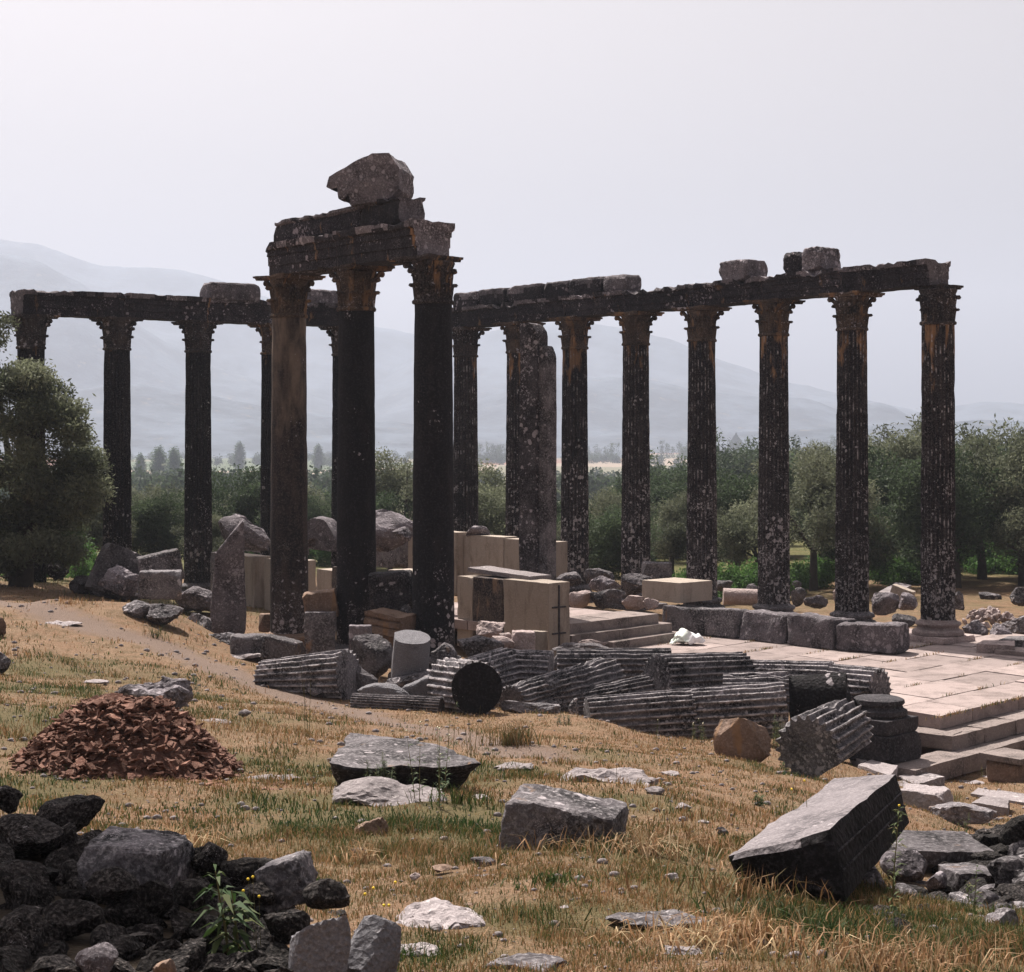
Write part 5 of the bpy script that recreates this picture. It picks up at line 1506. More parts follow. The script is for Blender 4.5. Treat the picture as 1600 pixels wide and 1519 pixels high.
for k in range(108):
    px = rs.uniform(1372, 1640); 
    cy = np.interp(px, [1372, 1440, 1540, 1600, 1680], [1370, 1335, 1300, 1285, 1280])
    bt = np.interp(px, [1372, 1450, 1560, 1680], [1440, 1480, 1500, 1500])
    py = rs.uniform(cy, bt); t = (py - cy) / (bt - cy)
    D = 14.9 - 5.5 * t + rs.uniform(-.1, .3)
    w = rs.uniform(34, 92)
    o = bpy.data.objects.new('rubble_stone', fm[k % 8].copy() if k < 8 else o_meshes[k % 8]); COL.objects.link(o)
    if k == 0: o_meshes = []
    if k < 8:
        o.data.materials.clear(); o.data.materials.append(M['black' if k % 3 else 'grey']); o_meshes.append(o.data)
    sc = w / F * D; o.scale = (sc, sc, sc * rs.uniform(.5, .9)); o.location = P(px, py, D + .1); o.rotation_euler = (rs.uniform(-.4, .4), rs.uniform(-.4, .4), rs.uniform(0, 6))
    hz_ = 'beside the tilted block' if px < 1450 else 'in its middle' if px < 1550 else 'by the right edge'
    tag(o, f"{'small' if w < 52 else 'mid sized' if w < 72 else 'large'} {('flat', 'chunky', 'low', 'lumpy')[k % 4]} {'black' if (k % 8) % 3 else 'grey'} stone {'on top' if t < .3 else 'halfway down' if t < .7 else 'at the foot'} of the right heap {hz_}", 'stone', GR)
# mound of earth under the heaps so no stone floats
def mound(pts, name):
    """earth body below a rubble heap: top surface runs just behind the visible stones"""
    V = []; Fa = []
    n = len(pts)
    for (px, rows) in pts:
        for (py, D) in rows: V.append(tuple(P(px, py, D)))
    m = len(pts[0][1])
    for i in range(n - 1):
        for j in range(m - 1):
            a = i * m + j; Fa.append((a, a + m, a + m + 1, a + 1))
    o = link(name, mesh(name, V, Fa, 180), M['earth']); o['kind'] = 'structure'; return o
s = NT('dark_earth'); s.col(s.mix(s.noise(20, 5, .7), (.014, .011, .008), (.05, .037, .025))); s.bump(s.noise(30, 4), .8, .03); M['earth'] = s.m
rows = []
for px in np.linspace(-200, 560, 20):
    cy = float(np.interp(px, [c[0] for c in crest], [c[1] for c in crest])) + 8
    rows.append((px, [(1800, 6.6), (1560, 7.3), (cy + (1540 - cy) * .66, 8.3), (cy + (1540 - cy) * .33, 9.25), (cy + 14, 10.1), (cy + 6, 10.7), (cy + 40, 11.3)]))
mound(rows, 'earth_bank')
rows = []
for px in np.linspace(1385, 1655, 12):
    cy = float(np.interp(px, [1372, 1440, 1540, 1600, 1680], [1385, 1345, 1312, 1298, 1290])) + 6; bt = float(np.interp(px, [1372, 1450, 1560, 1680], [1440, 1480, 1500, 1500]))
    rows.append((px, [(bt + 70, 9.1), (bt + 20, 9.7), (cy + (bt - cy) * .5, 12.6), (cy + 16, 15.2), (cy + 60, 16.4)]))
mound(rows, 'earth_bank')
# ------------------------------------------------------------------ vegetation
def leaf_mat(name, a, b, trans=.42):
    s = NT(name)
    t = s.attr('tint').outputs['Fac']
    c = s.mix(t, a, b)
    hv = s.n('ShaderNodeHueSaturation'); s.l(s.ramp(s.rand(), 0, 1, .8, 1.2), hv.inputs['Value']); s.l(c, hv.inputs['Color']); c = hv.outputs[0]
    s.col(c); s.b.inputs['Roughness'].default_value = .7; s.b.inputs['Specular IOR Level'].default_value = .2
    tr = s.n('ShaderNodeBsdfTranslucent'); s.l(c, tr.inputs['Color'])
    mx = s.n('ShaderNodeMixShader'); mx.inputs[0].default_value = trans
    s.l(s.b.outputs[0], mx.inputs[1]); s.l(tr.outputs[0], mx.inputs[2]); s.l(mx.outputs[0], s.out.inputs['Surface'])
    return s.m
M['olive'] = leaf_mat('olive_leaves', (.022, .030, .015), (.185, .20, .13))
M['oak'] = leaf_mat('dark_evergreen_leaves', (.014, .025, .012), (.07, .098, .05))
M['bush'] = leaf_mat('bright_bush_leaves', (.03, .07, .018), (.09, .17, .045))
M['poplar'] = leaf_mat('poplar_leaves', (.03, .06, .025), (.07, .11, .05))
s = NT('bark'); s.col(s.mix(s.noise(6, 5, .7), (.03, .024, .02), (.10, .085, .07))); s.bump(s.noise(14, 5, .7, s.scaled((3, 3, .6))), 1, .05); M['bark'] = s.m

def leaves(rs, centers, radii, n, size, aspect=.32, flat=.75, shell=.55):
    """small leaf quads spread through overlapping clumps"""
    centers = np.array(centers); radii = np.array(radii)
    w = radii ** 2; w = w / w.sum()
    ci = rs.choice(len(centers), size=n, p=w)
    d = rs.normal(size=(n, 3)); d /= np.linalg.norm(d, axis=1)[:, None]
    r = shell + (1 - shell) * rs.random(n) ** .6
    r = np.where(rs.random(n) < .22, rs.random(n), r)
    P0 = centers[ci] + d * (r * radii[ci])[:, None] * np.array([1, 1, flat])
    P0 += rs.normal(size=(n, 3)) * size * .8
    a = rs.normal(size=(n, 3)) + d * .8; a /= np.linalg.norm(a, axis=1)[:, None]
    b = np.cross(a, rs.normal(size=(n, 3))); b /= np.linalg.norm(b, axis=1)[:, None]
    s_ = size * (.6 + .8 * rs.random(n))[:, None]
    V = np.stack([P0 - a * s_ / 2, P0 + b * s_ * aspect / 2, P0 + a * s_ / 2, P0 - b * s_ * aspect / 2], 1).reshape(-1, 3)
    Fa = np.arange(n * 4).reshape(n, 4)
    tint = np.clip(.0 + .40 * rs.random(n) + .65 * (rs.random(len(centers)) ** 1.3)[ci], 0, 1)
    return V, Fa, np.repeat(tint, 4)
def foliage_mesh(name, V, Fa, tint, mat):
    me = mesh(name, V, Fa, 0, mat)
    a = me.attributes.new('tint', 'FLOAT', 'POINT'); a.data.foreach_set('value', tint.astype(np.float32))
    return me
def tree_meshes(seed, H, W, n, size, mat, trunk_h=.28, clumps=34, tr=.14, lean=.1, low=.28):
    rs = np.random.RandomState(seed)
    C_ = []; Rr = []
    lobes = [(rs.uniform(-.30, .30) * W, rs.uniform(-.30, .30) * W, H * (.30 + low * .6 + (.78 - .30 - low * .6) * (q_ / 7)), rs.uniform(.20, .32) * W) for q_ in range(8)]
    for k in range(clumps):
        lb = lobes[k % len(lobes)]
        d = rs.normal(size=3); d /= np.linalg.norm(d); q = rs.uniform(.4, 1.05)
        c = [lb[0] + d[0] * lb[3] * q, lb[1] + d[1] * lb[3] * q, lb[2] + d[2] * lb[3] * q * .85]
        c[2] = min(max(c[2], H * low), H * .95)
        C_.append(c); Rr.append(rs.uniform(.07, .15) * W)
    V, Fa, t = leaves(rs, C_, Rr, n, size)
    cr = foliage_mesh('crown', V, Fa, t, M[mat])
    V = []; Fa = []
    fork = (lean * H * .3, 0, H * trunk_h)
    tube(V, Fa, [(0, 0, -.3), (.03, .02, H * trunk_h * .4), fork], [tr * 1.35, tr, tr * .85], 8)
    for k in range(7):
        c = C_[rs.randint(len(C_))]
        mid = ((fork[0] + c[0]) / 2 + rs.uniform(-.2, .2), (fork[1] + c[1]) / 2 + rs.uniform(-.2, .2), (fork[2] + c[2]) / 2 - .1)
        tube(V, Fa, [fork, mid, tuple(c)], [tr * .6, tr * .4, tr * .12], 6)
    tk = mesh('trunk', np.array(V), Fa, 60, M['bark'])
    return cr, tk
def place_tree(cm, x, y, sc, rz, label, name='olive_tree', group='olive trees beyond the temple', cat='tree', sz=1.0, z=None):
    r = empty(name, (x, y, gz(x, y) - .05 if z is None else z), rz); r.scale = (sc, sc, sc * sz)
    tag(r, label, cat, group)
    for nm, me in (('crown', cm[0]), ('trunk', cm[1])):
        o = bpy.data.objects.new(nm, me); COL.objects.link(o); o.parent = r
    return r
OL = [tree_meshes(1000 + k, 5.2, 5.2, 26000, .145, 'olive', clumps=52, low=.22) for k in range(3)]
OK = [tree_meshes(1010 + k, 5.0, 5.6, 24000, .16, 'oak', clumps=56, low=.08) for k in range(2)]
# big olive at the left edge, in front of the corner column
rs_ = np.random.RandomState(77)
bx = P(30, 900, 44.5)
C_ = []; Rr = []
for k in range(85):
    px = rs_.uniform(-170, 140); 
    top = np.interp(px, [-170, -60, 0, 60, 100, 130, 150], [500, 540, 556, 560, 600, 650, 700]) + 14
    bot = np.interp(px, [-170, 60, 100, 130, 150], [890, 882, 860, 810, 770])
    py = rs_.uniform(top, bot)
    c = P(px, py, 44.2 + rs_.uniform(-1.2, 1.4)); C_.append((c.x - bx.x, c.y - bx.y, c.z - gz(bx.x, bx.y))); Rr.append(rs_.uniform(.34, .62))
for px, py in ((10, 585), (30, 578), (55, 580), (75, 600), (-40, 560), (95, 612), (112, 640), (128, 680), (134, 720), (120, 750), (5, 505), (-8, 530)):
    c = P(px, py, 44.2); C_.append((c.x - bx.x, c.y - bx.y, c.z - gz(bx.x, bx.y))); Rr.append(.30)
for k in range(30):
    px = rs_.uniform(-170, 118); py = rs_.uniform(790, 893)
    c = P(px, py, 43.6 + rs_.uniform(-.6, .6)); C_.append((c.x - bx.x, c.y - bx.y, c.z - gz(bx.x, bx.y))); Rr.append(rs_.uniform(.3, .5))
V, Fa, t = leaves(rs_, C_, Rr, 125000, .115, aspect=.36)
r = empty('olive_tree', (bx.x, bx.y, gz(bx.x, bx.y))); tag(r, 'large bushy olive tree at the left edge hiding the corner column shaft', 'tree')
link('crown', foliage_mesh('crown', V, Fa, t, M['olive']), None, r)
V = []; Fa = []
tube(V, Fa, [(0, 0, -.3), (.1, 0, .6), (.0, .1, 1.4)], [.36, .28, .22], 9)
for k in range(8):
    c = C_[k * 9]; tube(V, Fa, [(0, .1, 1.3), (c[0] * .5, c[1] * .5, (1.3 + c[2]) / 2), c], [.14, .09, .03], 6)
link('trunk', mesh('trunk', np.array(V), Fa, 60, M['bark']), None, r)
# trees given by picture position: (px centre, py top, D, meshes, squash, label)
TR = [
    (1272, 700, 58, 'O0', 1.0, 'olive tree with slim dark forked trunk between the second and third columns from the right'),
    (1535, 655, 64, 'O1', 1.0, 'tall olive tree right of the rightmost column, leaning trunk'),
    (1600, 640, 61, 'O2', 1.1, 'olive tree at the right edge with its crown reaching highest'),
    (1495, 700, 60, 'K0', 1.0, 'dark shady tree directly behind the rightmost column'),
    (1395, 705, 66, 'K1', 1.0, 'dense dark tree between the two rightmost columns'),
    (1425, 690, 72, 'O0', 1.0, 'grey green olive tree left of the rightmost column'),
    (1345, 715, 74, 'O1', 1.0, 'olive tree right of the second column from the right'),
    (1150, 735, 66, 'K0', 1.0, 'dark broad tree between the third and fourth columns from the right'),
    (1050, 760, 64, 'O2', .95, 'pale olive tree between the fourth and fifth columns from the right'),
    (945, 765, 66, 'O0', .95, 'pale round olive tree left of the fifth column'),
    (1020, 740, 78, 'K1', 1.0, 'brownish tree behind the fifth column'),
    (760, 715, 68, 'O1', 1.0, 'silvery olive tree between the nearest smooth column and the tall pillar slab'),
    (790, 760, 62, 'O2', .9, 'low silvery olive tree behind the far beige wall'),
    (635, 705, 72, 'O0', 1.0, 'feathery olive tree filling the gap between the middle and right smooth columns'),
    (610, 770, 70, 'K0', .9, 'low dark tree at the left of the gap between middle and right smooth columns'),
    (360, 735, 66, 'K1', 1.0, 'dark broad tree between the second black column and the tan topped one'),
    (265, 770, 62, 'K0', .95, 'dark tree behind the third column of the left row'),
    (235, 760, 64, 'O1', .95, 'brown green olive tree right of the near black column'),
    (130, 745, 60, 'O2', 1.0, 'brown green olive tree left of the near black column'),
    (400, 760, 72, 'O0', 1.0, 'round olive tree left of the tan topped column'),
    (500, 775, 78, 'K1', 1.0, 'bluish green tree between the left and middle smooth columns'),
    (190, 775, 70, 'O0', .95, 'olive tree hidden mostly behind the near black column'),
    (1220, 728, 80, 'K1', 1.0, 'dense tree behind the third column from the right'),
    (1100, 748, 84, 'O1', 1.0, 'olive tree behind the fourth column from the right'),
    (880, 778, 72, 'K0', .9, 'dark low tree behind the sixth column'),
    (1660, 660, 66, 'K1', 1.1, 'dark tree cut by the right edge'),
    (1560, 690, 75, 'K0', 1.0, 'dark tree in the gap right of the leaning olive'),
    (700, 760, 76, 'K1', .9, 'dark tree glimpsed right of the nearest smooth column'),
    (840, 748, 80, 'O0', 1.0, 'olive tree behind the tall pillar slab'),
    (1180, 775, 62, 'O1', .9, 'low olive tree touching the third column from the right'),
    (980, 790, 58, 'K0', .9, 'low dark tree behind the foot of the fifth column'),
    (930, 800, 60, 'O2', .85, 'low pale olive between the fifth and sixth columns'),
    (1320, 770, 60, 'K0', .9, 'low dark tree just left of the second column from the right'),
    (1460, 780, 63, 'O1', .9, 'low olive just left of the rightmost column'),
    (310, 800, 60, 'O2', .9, 'low olive behind the foot of the third column of the left row'),
    (95, 800, 52, 'K0', .9, 'low dark tree under the big olive at left'),
    (560, 800, 74, 'O1', .9, 'low olive behind the middle smooth column'),
    (-90, 700, 62, 'O2', 1.0, 'olive tree outside the left edge behind the big olive'),
    (-230, 720, 58, 'K0', 1.0, 'dark tree outside the left edge of the photo'),
    (1760, 680, 64, 'O0', 1.0, 'olive tree outside the right edge of the photo'),
    (1630, 760, 60, 'O0', .9, 'low olive beyond the right edge boulder'),
]
pool = {'O0': OL[0], 'O1': OL[1], 'O2': OL[2], 'K0': OK[0], 'K1': OK[1]}
rt = random.Random(3)
for (px, py, D, m, sz, lb) in TR:
    x = (px - CX) / F * D; z0 = gz(x, D)
    Ht = zt(py, D) - z0
    base = (5.2 if m[0] == 'O' else 5.0) * .97
    sc = Ht / base / sz
    place_tree(pool[m], x, D, sc, rt.uniform(0, 6.28), lb, 'olive_tree' if m[0] == 'O' else 'evergreen_tree', sz=sz)
# the grove behind, row after row
def far_label(x, D):
    px = x / D * F + CX
    gaps = [(60, 'behind the big olive at the left edge'), (185, 'left of the near black column'), (310, 'between the second and third columns of the left row'), (450, 'left of the tan topped column'), (556, 'between the tan topped and middle smooth columns'), (677, 'between the middle and right smooth columns'),
            (810, 'left of the tall pillar slab'), (900, 'between the pillar slab and the sixth column'), (995, 'between the sixth and fifth right columns'), (1097, 'between the fifth and fourth right columns'), (1209, 'between the fourth and third right columns'),
            (1331, 'between the third and second right columns'), (1466, 'left of the rightmost column'), (9999, 'right of the rightmost column')]
    g = [b for a, b in gaps if px < a][0]
    return f"{'nearer' if D < 120 else 'farther' if D < 175 else 'farthest'} grove olive tree seen {g}"
SM = [tree_meshes(1100 + k, 4.6, 5.4, 8000, .23, ('olive', 'oak', 'oak')[k], clumps=34, low=.05) for k in range(3)]
cnt = 0
for k in range(400):
    D = 78 + (rt.random() ** 1.35) * 150
    hw = D * .42
    x = rt.uniform(-hw, hw)
    if cnt >= 215: break
    if x < 0.06 * D and x > -.06 * D and D > 95 and D < 215: continue          # open field strip seen between the smooth columns
    if -.14 * D < x < -.0 * D and 105 < D < 205 : continue
    cnt += 1
    sc = rt.uniform(.6, 1.2) * (1.15 if x > .1 * D else .9)
    if x < .05 * D and rt.random() < .35: continue
    sc *= (1.0 if x > .08 * D else .78) * (1.3 if (rt.random() < .10 and D > 130) else 1)
    place_tree(SM[rt.randrange(3)], x, D, sc, rt.uniform(0, 6.28), far_label(x, D), 'olive_tree', 'far olive trees of the grove', sz=rt.uniform(.85, 1.05))
# tall tree outside the frame on the left: its crown shades the dark rubble bank
rsb = np.random.RandomState(41)
cs = [(rsb.uniform(-1.5, 1.5), rsb.uniform(-1.5, 1.5), rsb.uniform(6.9, 10.6)) for _ in range(60)]
V, Fa, t = leaves(rsb, cs, [rsb.uniform(.5, .8) for _ in cs], 30000, .14, .4, .9, .2)
r = empty('pine_tree', (-5.75, 14.3, 2.0)); tag(r, 'tall tree left of the frame shading the dark rubble bank', 'tree')
link('crown', foliage_mesh('crown', V, Fa, t, M['oak']), None, r)
V = []; Fa = []; tube(V, Fa, [(-1.1, .5, -.3), (-.9, .3, 4), (-.2, 0, 7.5), (0, 0, 9.5)], [.26, .2, .14, .06], 8)
link('trunk', mesh('trunk', np.array(V), Fa, 60, M['bark']), None, r)
# bright green bushes
BM = []
for k in range(2):
    rsb = np.random.RandomState(60 + k)
    cs = [(rsb.uniform(-1.5, 1.5), rsb.uniform(-.8, .8), rsb.uniform(.2, .95)) for _ in range(26)]
    V, Fa, t = leaves(rsb, cs, [rsb.uniform(.3, .5) for _ in cs], 11000, .10, .55)
    BM.append(foliage_mesh('foliage', V, Fa, t, M['bush']))
for k, (px, py, D, sc, lb) in enumerate([(1150, 905, 55, 1.0, 'bright green bramble bush between the third and fourth columns from the right'), (1195, 912, 57, .8, 'bright green bush hidden half behind the third column'), (1590, 900, 68, 1.3, 'bright green bush at the right edge below the olives'),
        (1420, 905, 62, .9, 'green bush between the two rightmost columns'), (1545, 905, 72, 1.2, 'green bush behind the leaning olive trunk'), (1240, 905, 60, .8, 'green undergrowth left of the slim olive trunk'), (1060, 895, 56, .7, 'small green bush left of the fourth column'),
        (160, 880, 56, .7, 'green bush left of the near black column'), (450, 835, 75, 1.2, 'green bushes seen left of the middle smooth column'), (1330, 900, 64, 1.0, 'undergrowth behind the second column from the right'), (60, 870, 58, 1.2, 'dark green bush under the big olive tree')]):
    p = P(px, py, D); o = bpy.data.objects.new('bush', BM[k % 2]); COL.objects.link(o); o.location = (p.x, D, gz(p.x, D) - .1); o.scale = (sc,) * 3; o.rotation_euler = (0, 0, rt.uniform(-.4, .4))
    tag(o, lb, 'bush', 'green bushes beyond the temple')
# poplars in the plain
rsb = np.random.RandomState(5)
cs = [(rsb.uniform(-.9, .9) * (1 - abs(z - 5) / 10), rsb.uniform(-.9, .9) * (1 - abs(z - 5) / 10), z) for z in np.linspace(1.2, 13.5, 46)]
V, Fa, t = leaves(rsb, cs, [max(.5, 1.5 * (1 - ((c[2] - 6) / 9) ** 2)) for c in cs], 5000, .5, .5, 1.3)
pm_ = foliage_mesh('crown', V, Fa, t, M['poplar'])
V = []; Fa = []; tube(V, Fa, [(0, 0, -1), (0, 0, 4), (0, 0, 12)], [.3, .22, .08]); ptk = mesh('trunk', np.array(V), Fa, 60, M['bark'])
for (px, py, D, lb) in [(248, 694, 560, 'left poplar of the dark pair in the valley right of the near black column'), (272, 696, 565, 'right poplar of the dark pair in the valley'), (219, 706, 600, 'single slim poplar just right of the near black column'),
                        (374, 688, 900, 'hazy tall tree in the valley beyond the left row'), (470, 690, 950, 'hazy poplar seen between the tan topped and middle smooth columns'), (497, 692, 900, 'second hazy poplar seen between the left and middle smooth columns')]:
    x = (px - CX) / F * D; z0 = float(ground(x, D)[0]); Ht = zt(py, D) - z0
    r = place_tree((pm_, ptk), x, D, Ht / 14.5, rt.uniform(0, 6), lb, 'poplar_tree', 'poplars in the valley', z=z0); r.scale = (r.scale[0] * 1.5, r.scale[1] * 1.5, r.scale[2])
# far woodland that reads as one mass
rw = np.random.RandomState(8)
Cs = []; Rs_ = []
for k in range(2100):
    D = 230 + rw.random() ** 1.5 * 1150; ang = rw.uniform(-.46, .44)
    x = ang * D
    if vnoise(np.array([x]), np.array([D]), 1 / 90., 4)[0] < (.50 if ang < .1 else .30) + (.18 if D > 700 else 0) and D > 300: continue
    if -.08 < ang < .02 and 180 < D < 420: continue
    z = float(ground(x, D)[0]); h = rw.uniform(2.6, 4.8) * (1 + .5 * (D > 900))
    for q in range(3):
        Cs.append((x + rw.uniform(-2, 2), D + rw.uniform(-2, 2), z + h * rw.uniform(.35, .75))); Rs_.append(rw.uniform(1.2, 2.3) * (1 + .5 * (D > 900)))
for k in range(130):    # tall thin trees on the far valley edge
    ang = rw.choice([rw.uniform(.10, .20), rw.uniform(-.05, .0), rw.uniform(.03, .12)]); D = rw.uniform(1150, 1350)
    x = ang * D; z = float(ground(x, D)[0]); h = rw.uniform(7, 15)
    for q in range(4): Cs.append((x, D, z + h * (q + .5) / 4)); Rs_.append(1.7)
V, Fa, t = leaves(rw, Cs, Rs_, 300000, .8, .75, .9)
tag(link('distant_woods', foliage_mesh('distant_woods', V, Fa, t, M['oak'])), kind='stuff', label='hazy olive groves and woods filling the valley')

# ------------------------------------------------------------------ grass cover
M['grass'] = leaf_mat('dry_grass_blades', (.10, .115, .03), (.47, .30, .145), .3)
nt_ = M['grass'].node_tree
for n_ in list(nt_.nodes):
    if n_.type == 'MIX' and n_.data_type == 'RGBA':
        cr = nt_.nodes.new('ShaderNodeValToRGB')
        e = cr.color_ramp.elements; e[0].position = 0; e[0].color = (.024, .052, .014, 1); e[1].position = 1; e[1].color = (.40, .31, .19, 1)
        for p_, c_ in ((.25, (.065, .08, .024, 1)), (.45, (.16, .105, .045, 1)), (.65, (.25, .135, .065, 1)), (.82, (.31, .19, .105, 1))):
            q = e.new(p_); q.color = c_
        nt_.links.new([l for l in nt_.links if l.to_node == n_ and l.to_socket == n_.inputs[0]][0].from_socket, cr.inputs[0])
        for l in list(nt_.links):
            if l.from_node == n_: nt_.links.new(cr.outputs[0], l.to_socket)
        break
rg = np.random.RandomState(99)
def blades(X, Y, L, W, tint, lean=.6, name='grass', z=None):
    n = len(X)
    Z = ground_fast(X, Y) if z is None else z
    a = rg.uniform(0, 2 * pi, n); dx, dy = np.cos(a), np.sin(a)
    b = rg.uniform(0, 2 * pi, n); lx, ly = np.cos(b), np.sin(b)
    k = rg.uniform(.1, lean, n) * L
    p0 = np.stack([X - dx * W / 2, Y - dy * W / 2, Z - .01], 1); p1 = np.stack([X + dx * W / 2, Y + dy * W / 2, Z - .01], 1)
    mx, my, mz = X + lx * k * .35, Y + ly * k * .35, Z + L * .55
    p2 = np.stack([mx + dx * W * .38, my + dy * W * .38, mz], 1); p3 = np.stack([mx - dx * W * .38, my - dy * W * .38, mz], 1)
    p4 = np.stack([X + lx * k, Y + ly * k, Z + L * (1 - .35 * (k / L) ** 2)], 1)
    V = np.stack([p0, p1, p2, p3, p4], 1).reshape(-1, 3)
    i = np.arange(n) * 5
    quad = np.stack([i, i + 1, i + 2, i + 3], 1); tri = np.stack([i + 3, i + 2, i + 4], 1)
    return V, quad, tri, np.repeat(tint, 5)
def tri_mesh(name, V, quad, tri, tint, mat):
    T = np.concatenate([quad[:, [0, 1, 2]], quad[:, [0, 2, 3]], tri], 0)
    me = mesh(name, V, T, 0, mat)
    a = me.attributes.new('tint', 'FLOAT', 'POINT'); a.data.foreach_set('value', tint.astype(np.float32))
    return me
# bilinear lookup into the ground sheet
_gx, _gy, _GZ = gx, gy, GZ
def ground_fast(X, Y):
    i = np.clip(np.searchsorted(_gx, X) - 1, 0, len(_gx) - 2); j = np.clip(np.searchsorted(_gy, Y) - 1, 0, len(_gy) - 2)
    fx = (X - _gx[i]) / (_gx[i + 1] - _gx[i]); fy = (Y - _gy[j]) / (_gy[j + 1] - _gy[j])
    return (_GZ[j, i] * (1 - fx) * (1 - fy) + _GZ[j, i + 1] * fx * (1 - fy) + _GZ[j + 1, i] * (1 - fx) * fy + _GZ[j + 1, i + 1] * fx * fy)
def scatter(n, d0, d1, pw=1.0):
    D = d0 + (d1 - d0) * rg.random(n) ** pw
    X = rg.uniform(-.38, .38, n) * D
    return X, D
Xs = []; Ys = []; Ls = []; Ws = []; Ts = []
for (n, d0, d1, pw, l0, l1, w) in ((190000, 7.6, 13.5, .9, .012, .042, .0055), (200000, 12.5, 30, 1.1, .012, .045, .010), (40000, 28, 50, 1, .03, .07, .018)):
    X, Y = scatter(n, d0, d1, pw)
    g = green_mask(X, Y)
    clump = vnoise(X, Y, 2.4, 7) * .6 + vnoise(X, Y, 7, 8) * .4
    pth_ = np.clip(1.2 - seg_dist(X, Y, PATHW) / .9, 0, 1)
    keep = (rg.random(n) < np.clip((clump - .22) * 2.2, .12, 1)) & (rg.random(n) > pth_ * .95)
    # not on the paved temple area
    rel = np.stack([X - K0.x, Y - K0.y], 1)
    det = PA.x * PB.y - PB.x * PA.y
    u = (rel[:, 0] * PB.y - PB.x * rel[:, 1]) / det; v = (PA.x * rel[:, 1] - rel[:, 0] * PA.y) / det
    keep &= ~((u > -1.2) & (v > -1.0))
    keep &= ~((Y > 33) & (X > -6) & (Y < 48))
    pxx = X / Y * F + CX; zz_ = ground_fast(X, Y); pyy = HY + (HC - zz_) / Y * F
    keep &= ~((pxx < 520) & (Y < 10.4) & (pyy > np.interp(pxx, [0, 290, 430, 545], [1290, 1340, 1400, 1470])))
    keep &= ~((pxx > 1400) & (Y < 14.6) & (Y > 11.4))
    # thin out where the trench lies
    X, Y, g, clump = X[keep], Y[keep], g[keep], clump[keep]
    m = len(X)
    L = (l0 + (l1 - l0) * rg.random(m) ** 1.5) * (1 + .9 * g) * (.6 + clump)
    t = np.clip(.66 + .24 * rg.normal(size=m) - .12 * (vnoise(X, Y, .6, 41) > .5) - .55 * g * (.5 + vnoise(X, Y, 3, 9)) - .28 * (vnoise(X, Y, .9, 12) > .58) * vnoise(X, Y, 2.5, 14), 0, 1)
    L *= 1 + .8 * (vnoise(X, Y, 1.7, 31) > .66); Xs.append(X); Ys.append(Y); Ls.append(L); Ws.append(np.full(m, w) * rg.uniform(.6, 1.3, m)); Ts.append(t)
V, q, t3, tt = blades(np.concatenate(Xs), np.concatenate(Ys), np.concatenate(Ls), np.concatenate(Ws), np.concatenate(Ts), 1.0)
tag(link('grass', tri_mesh('grass', V, q, t3, tt, M['grass'])), kind='stuff', label='short dry orange and green grass covering the slope')
# litter of twigs, pebbles
pb_ = rock_mesh(600, (1, .8, .6), 2, 8, .05, 'pebbles')
pv0 = np.empty(len(pb_.vertices) * 3); pb_.vertices.foreach_get('co', pv0); pv0 = pv0.reshape(-1, 3)
pf0 = ico(2)[1]
X, Y = scatter(4200, 7.6, 36, 1.2)
sz_ = (.012 + .05 * rg.random(len(X)) ** 5) * (1 + Y / 30)
V = (pv0[None] * sz_[:, None, None] + np.stack([X, Y, ground_fast(X, Y) + sz_ * .15], 1)[:, None, :]).reshape(-1, 3)
Fa = (pf0[None] + (np.arange(len(X)) * len(pv0))[:, None, None]).reshape(-1, 3)
pm2 = mesh('pebbles', V, Fa, 0, M['pale']); tag(link('pebbles', pm2), kind='stuff', label='small stones strewn in the grass and on the path')

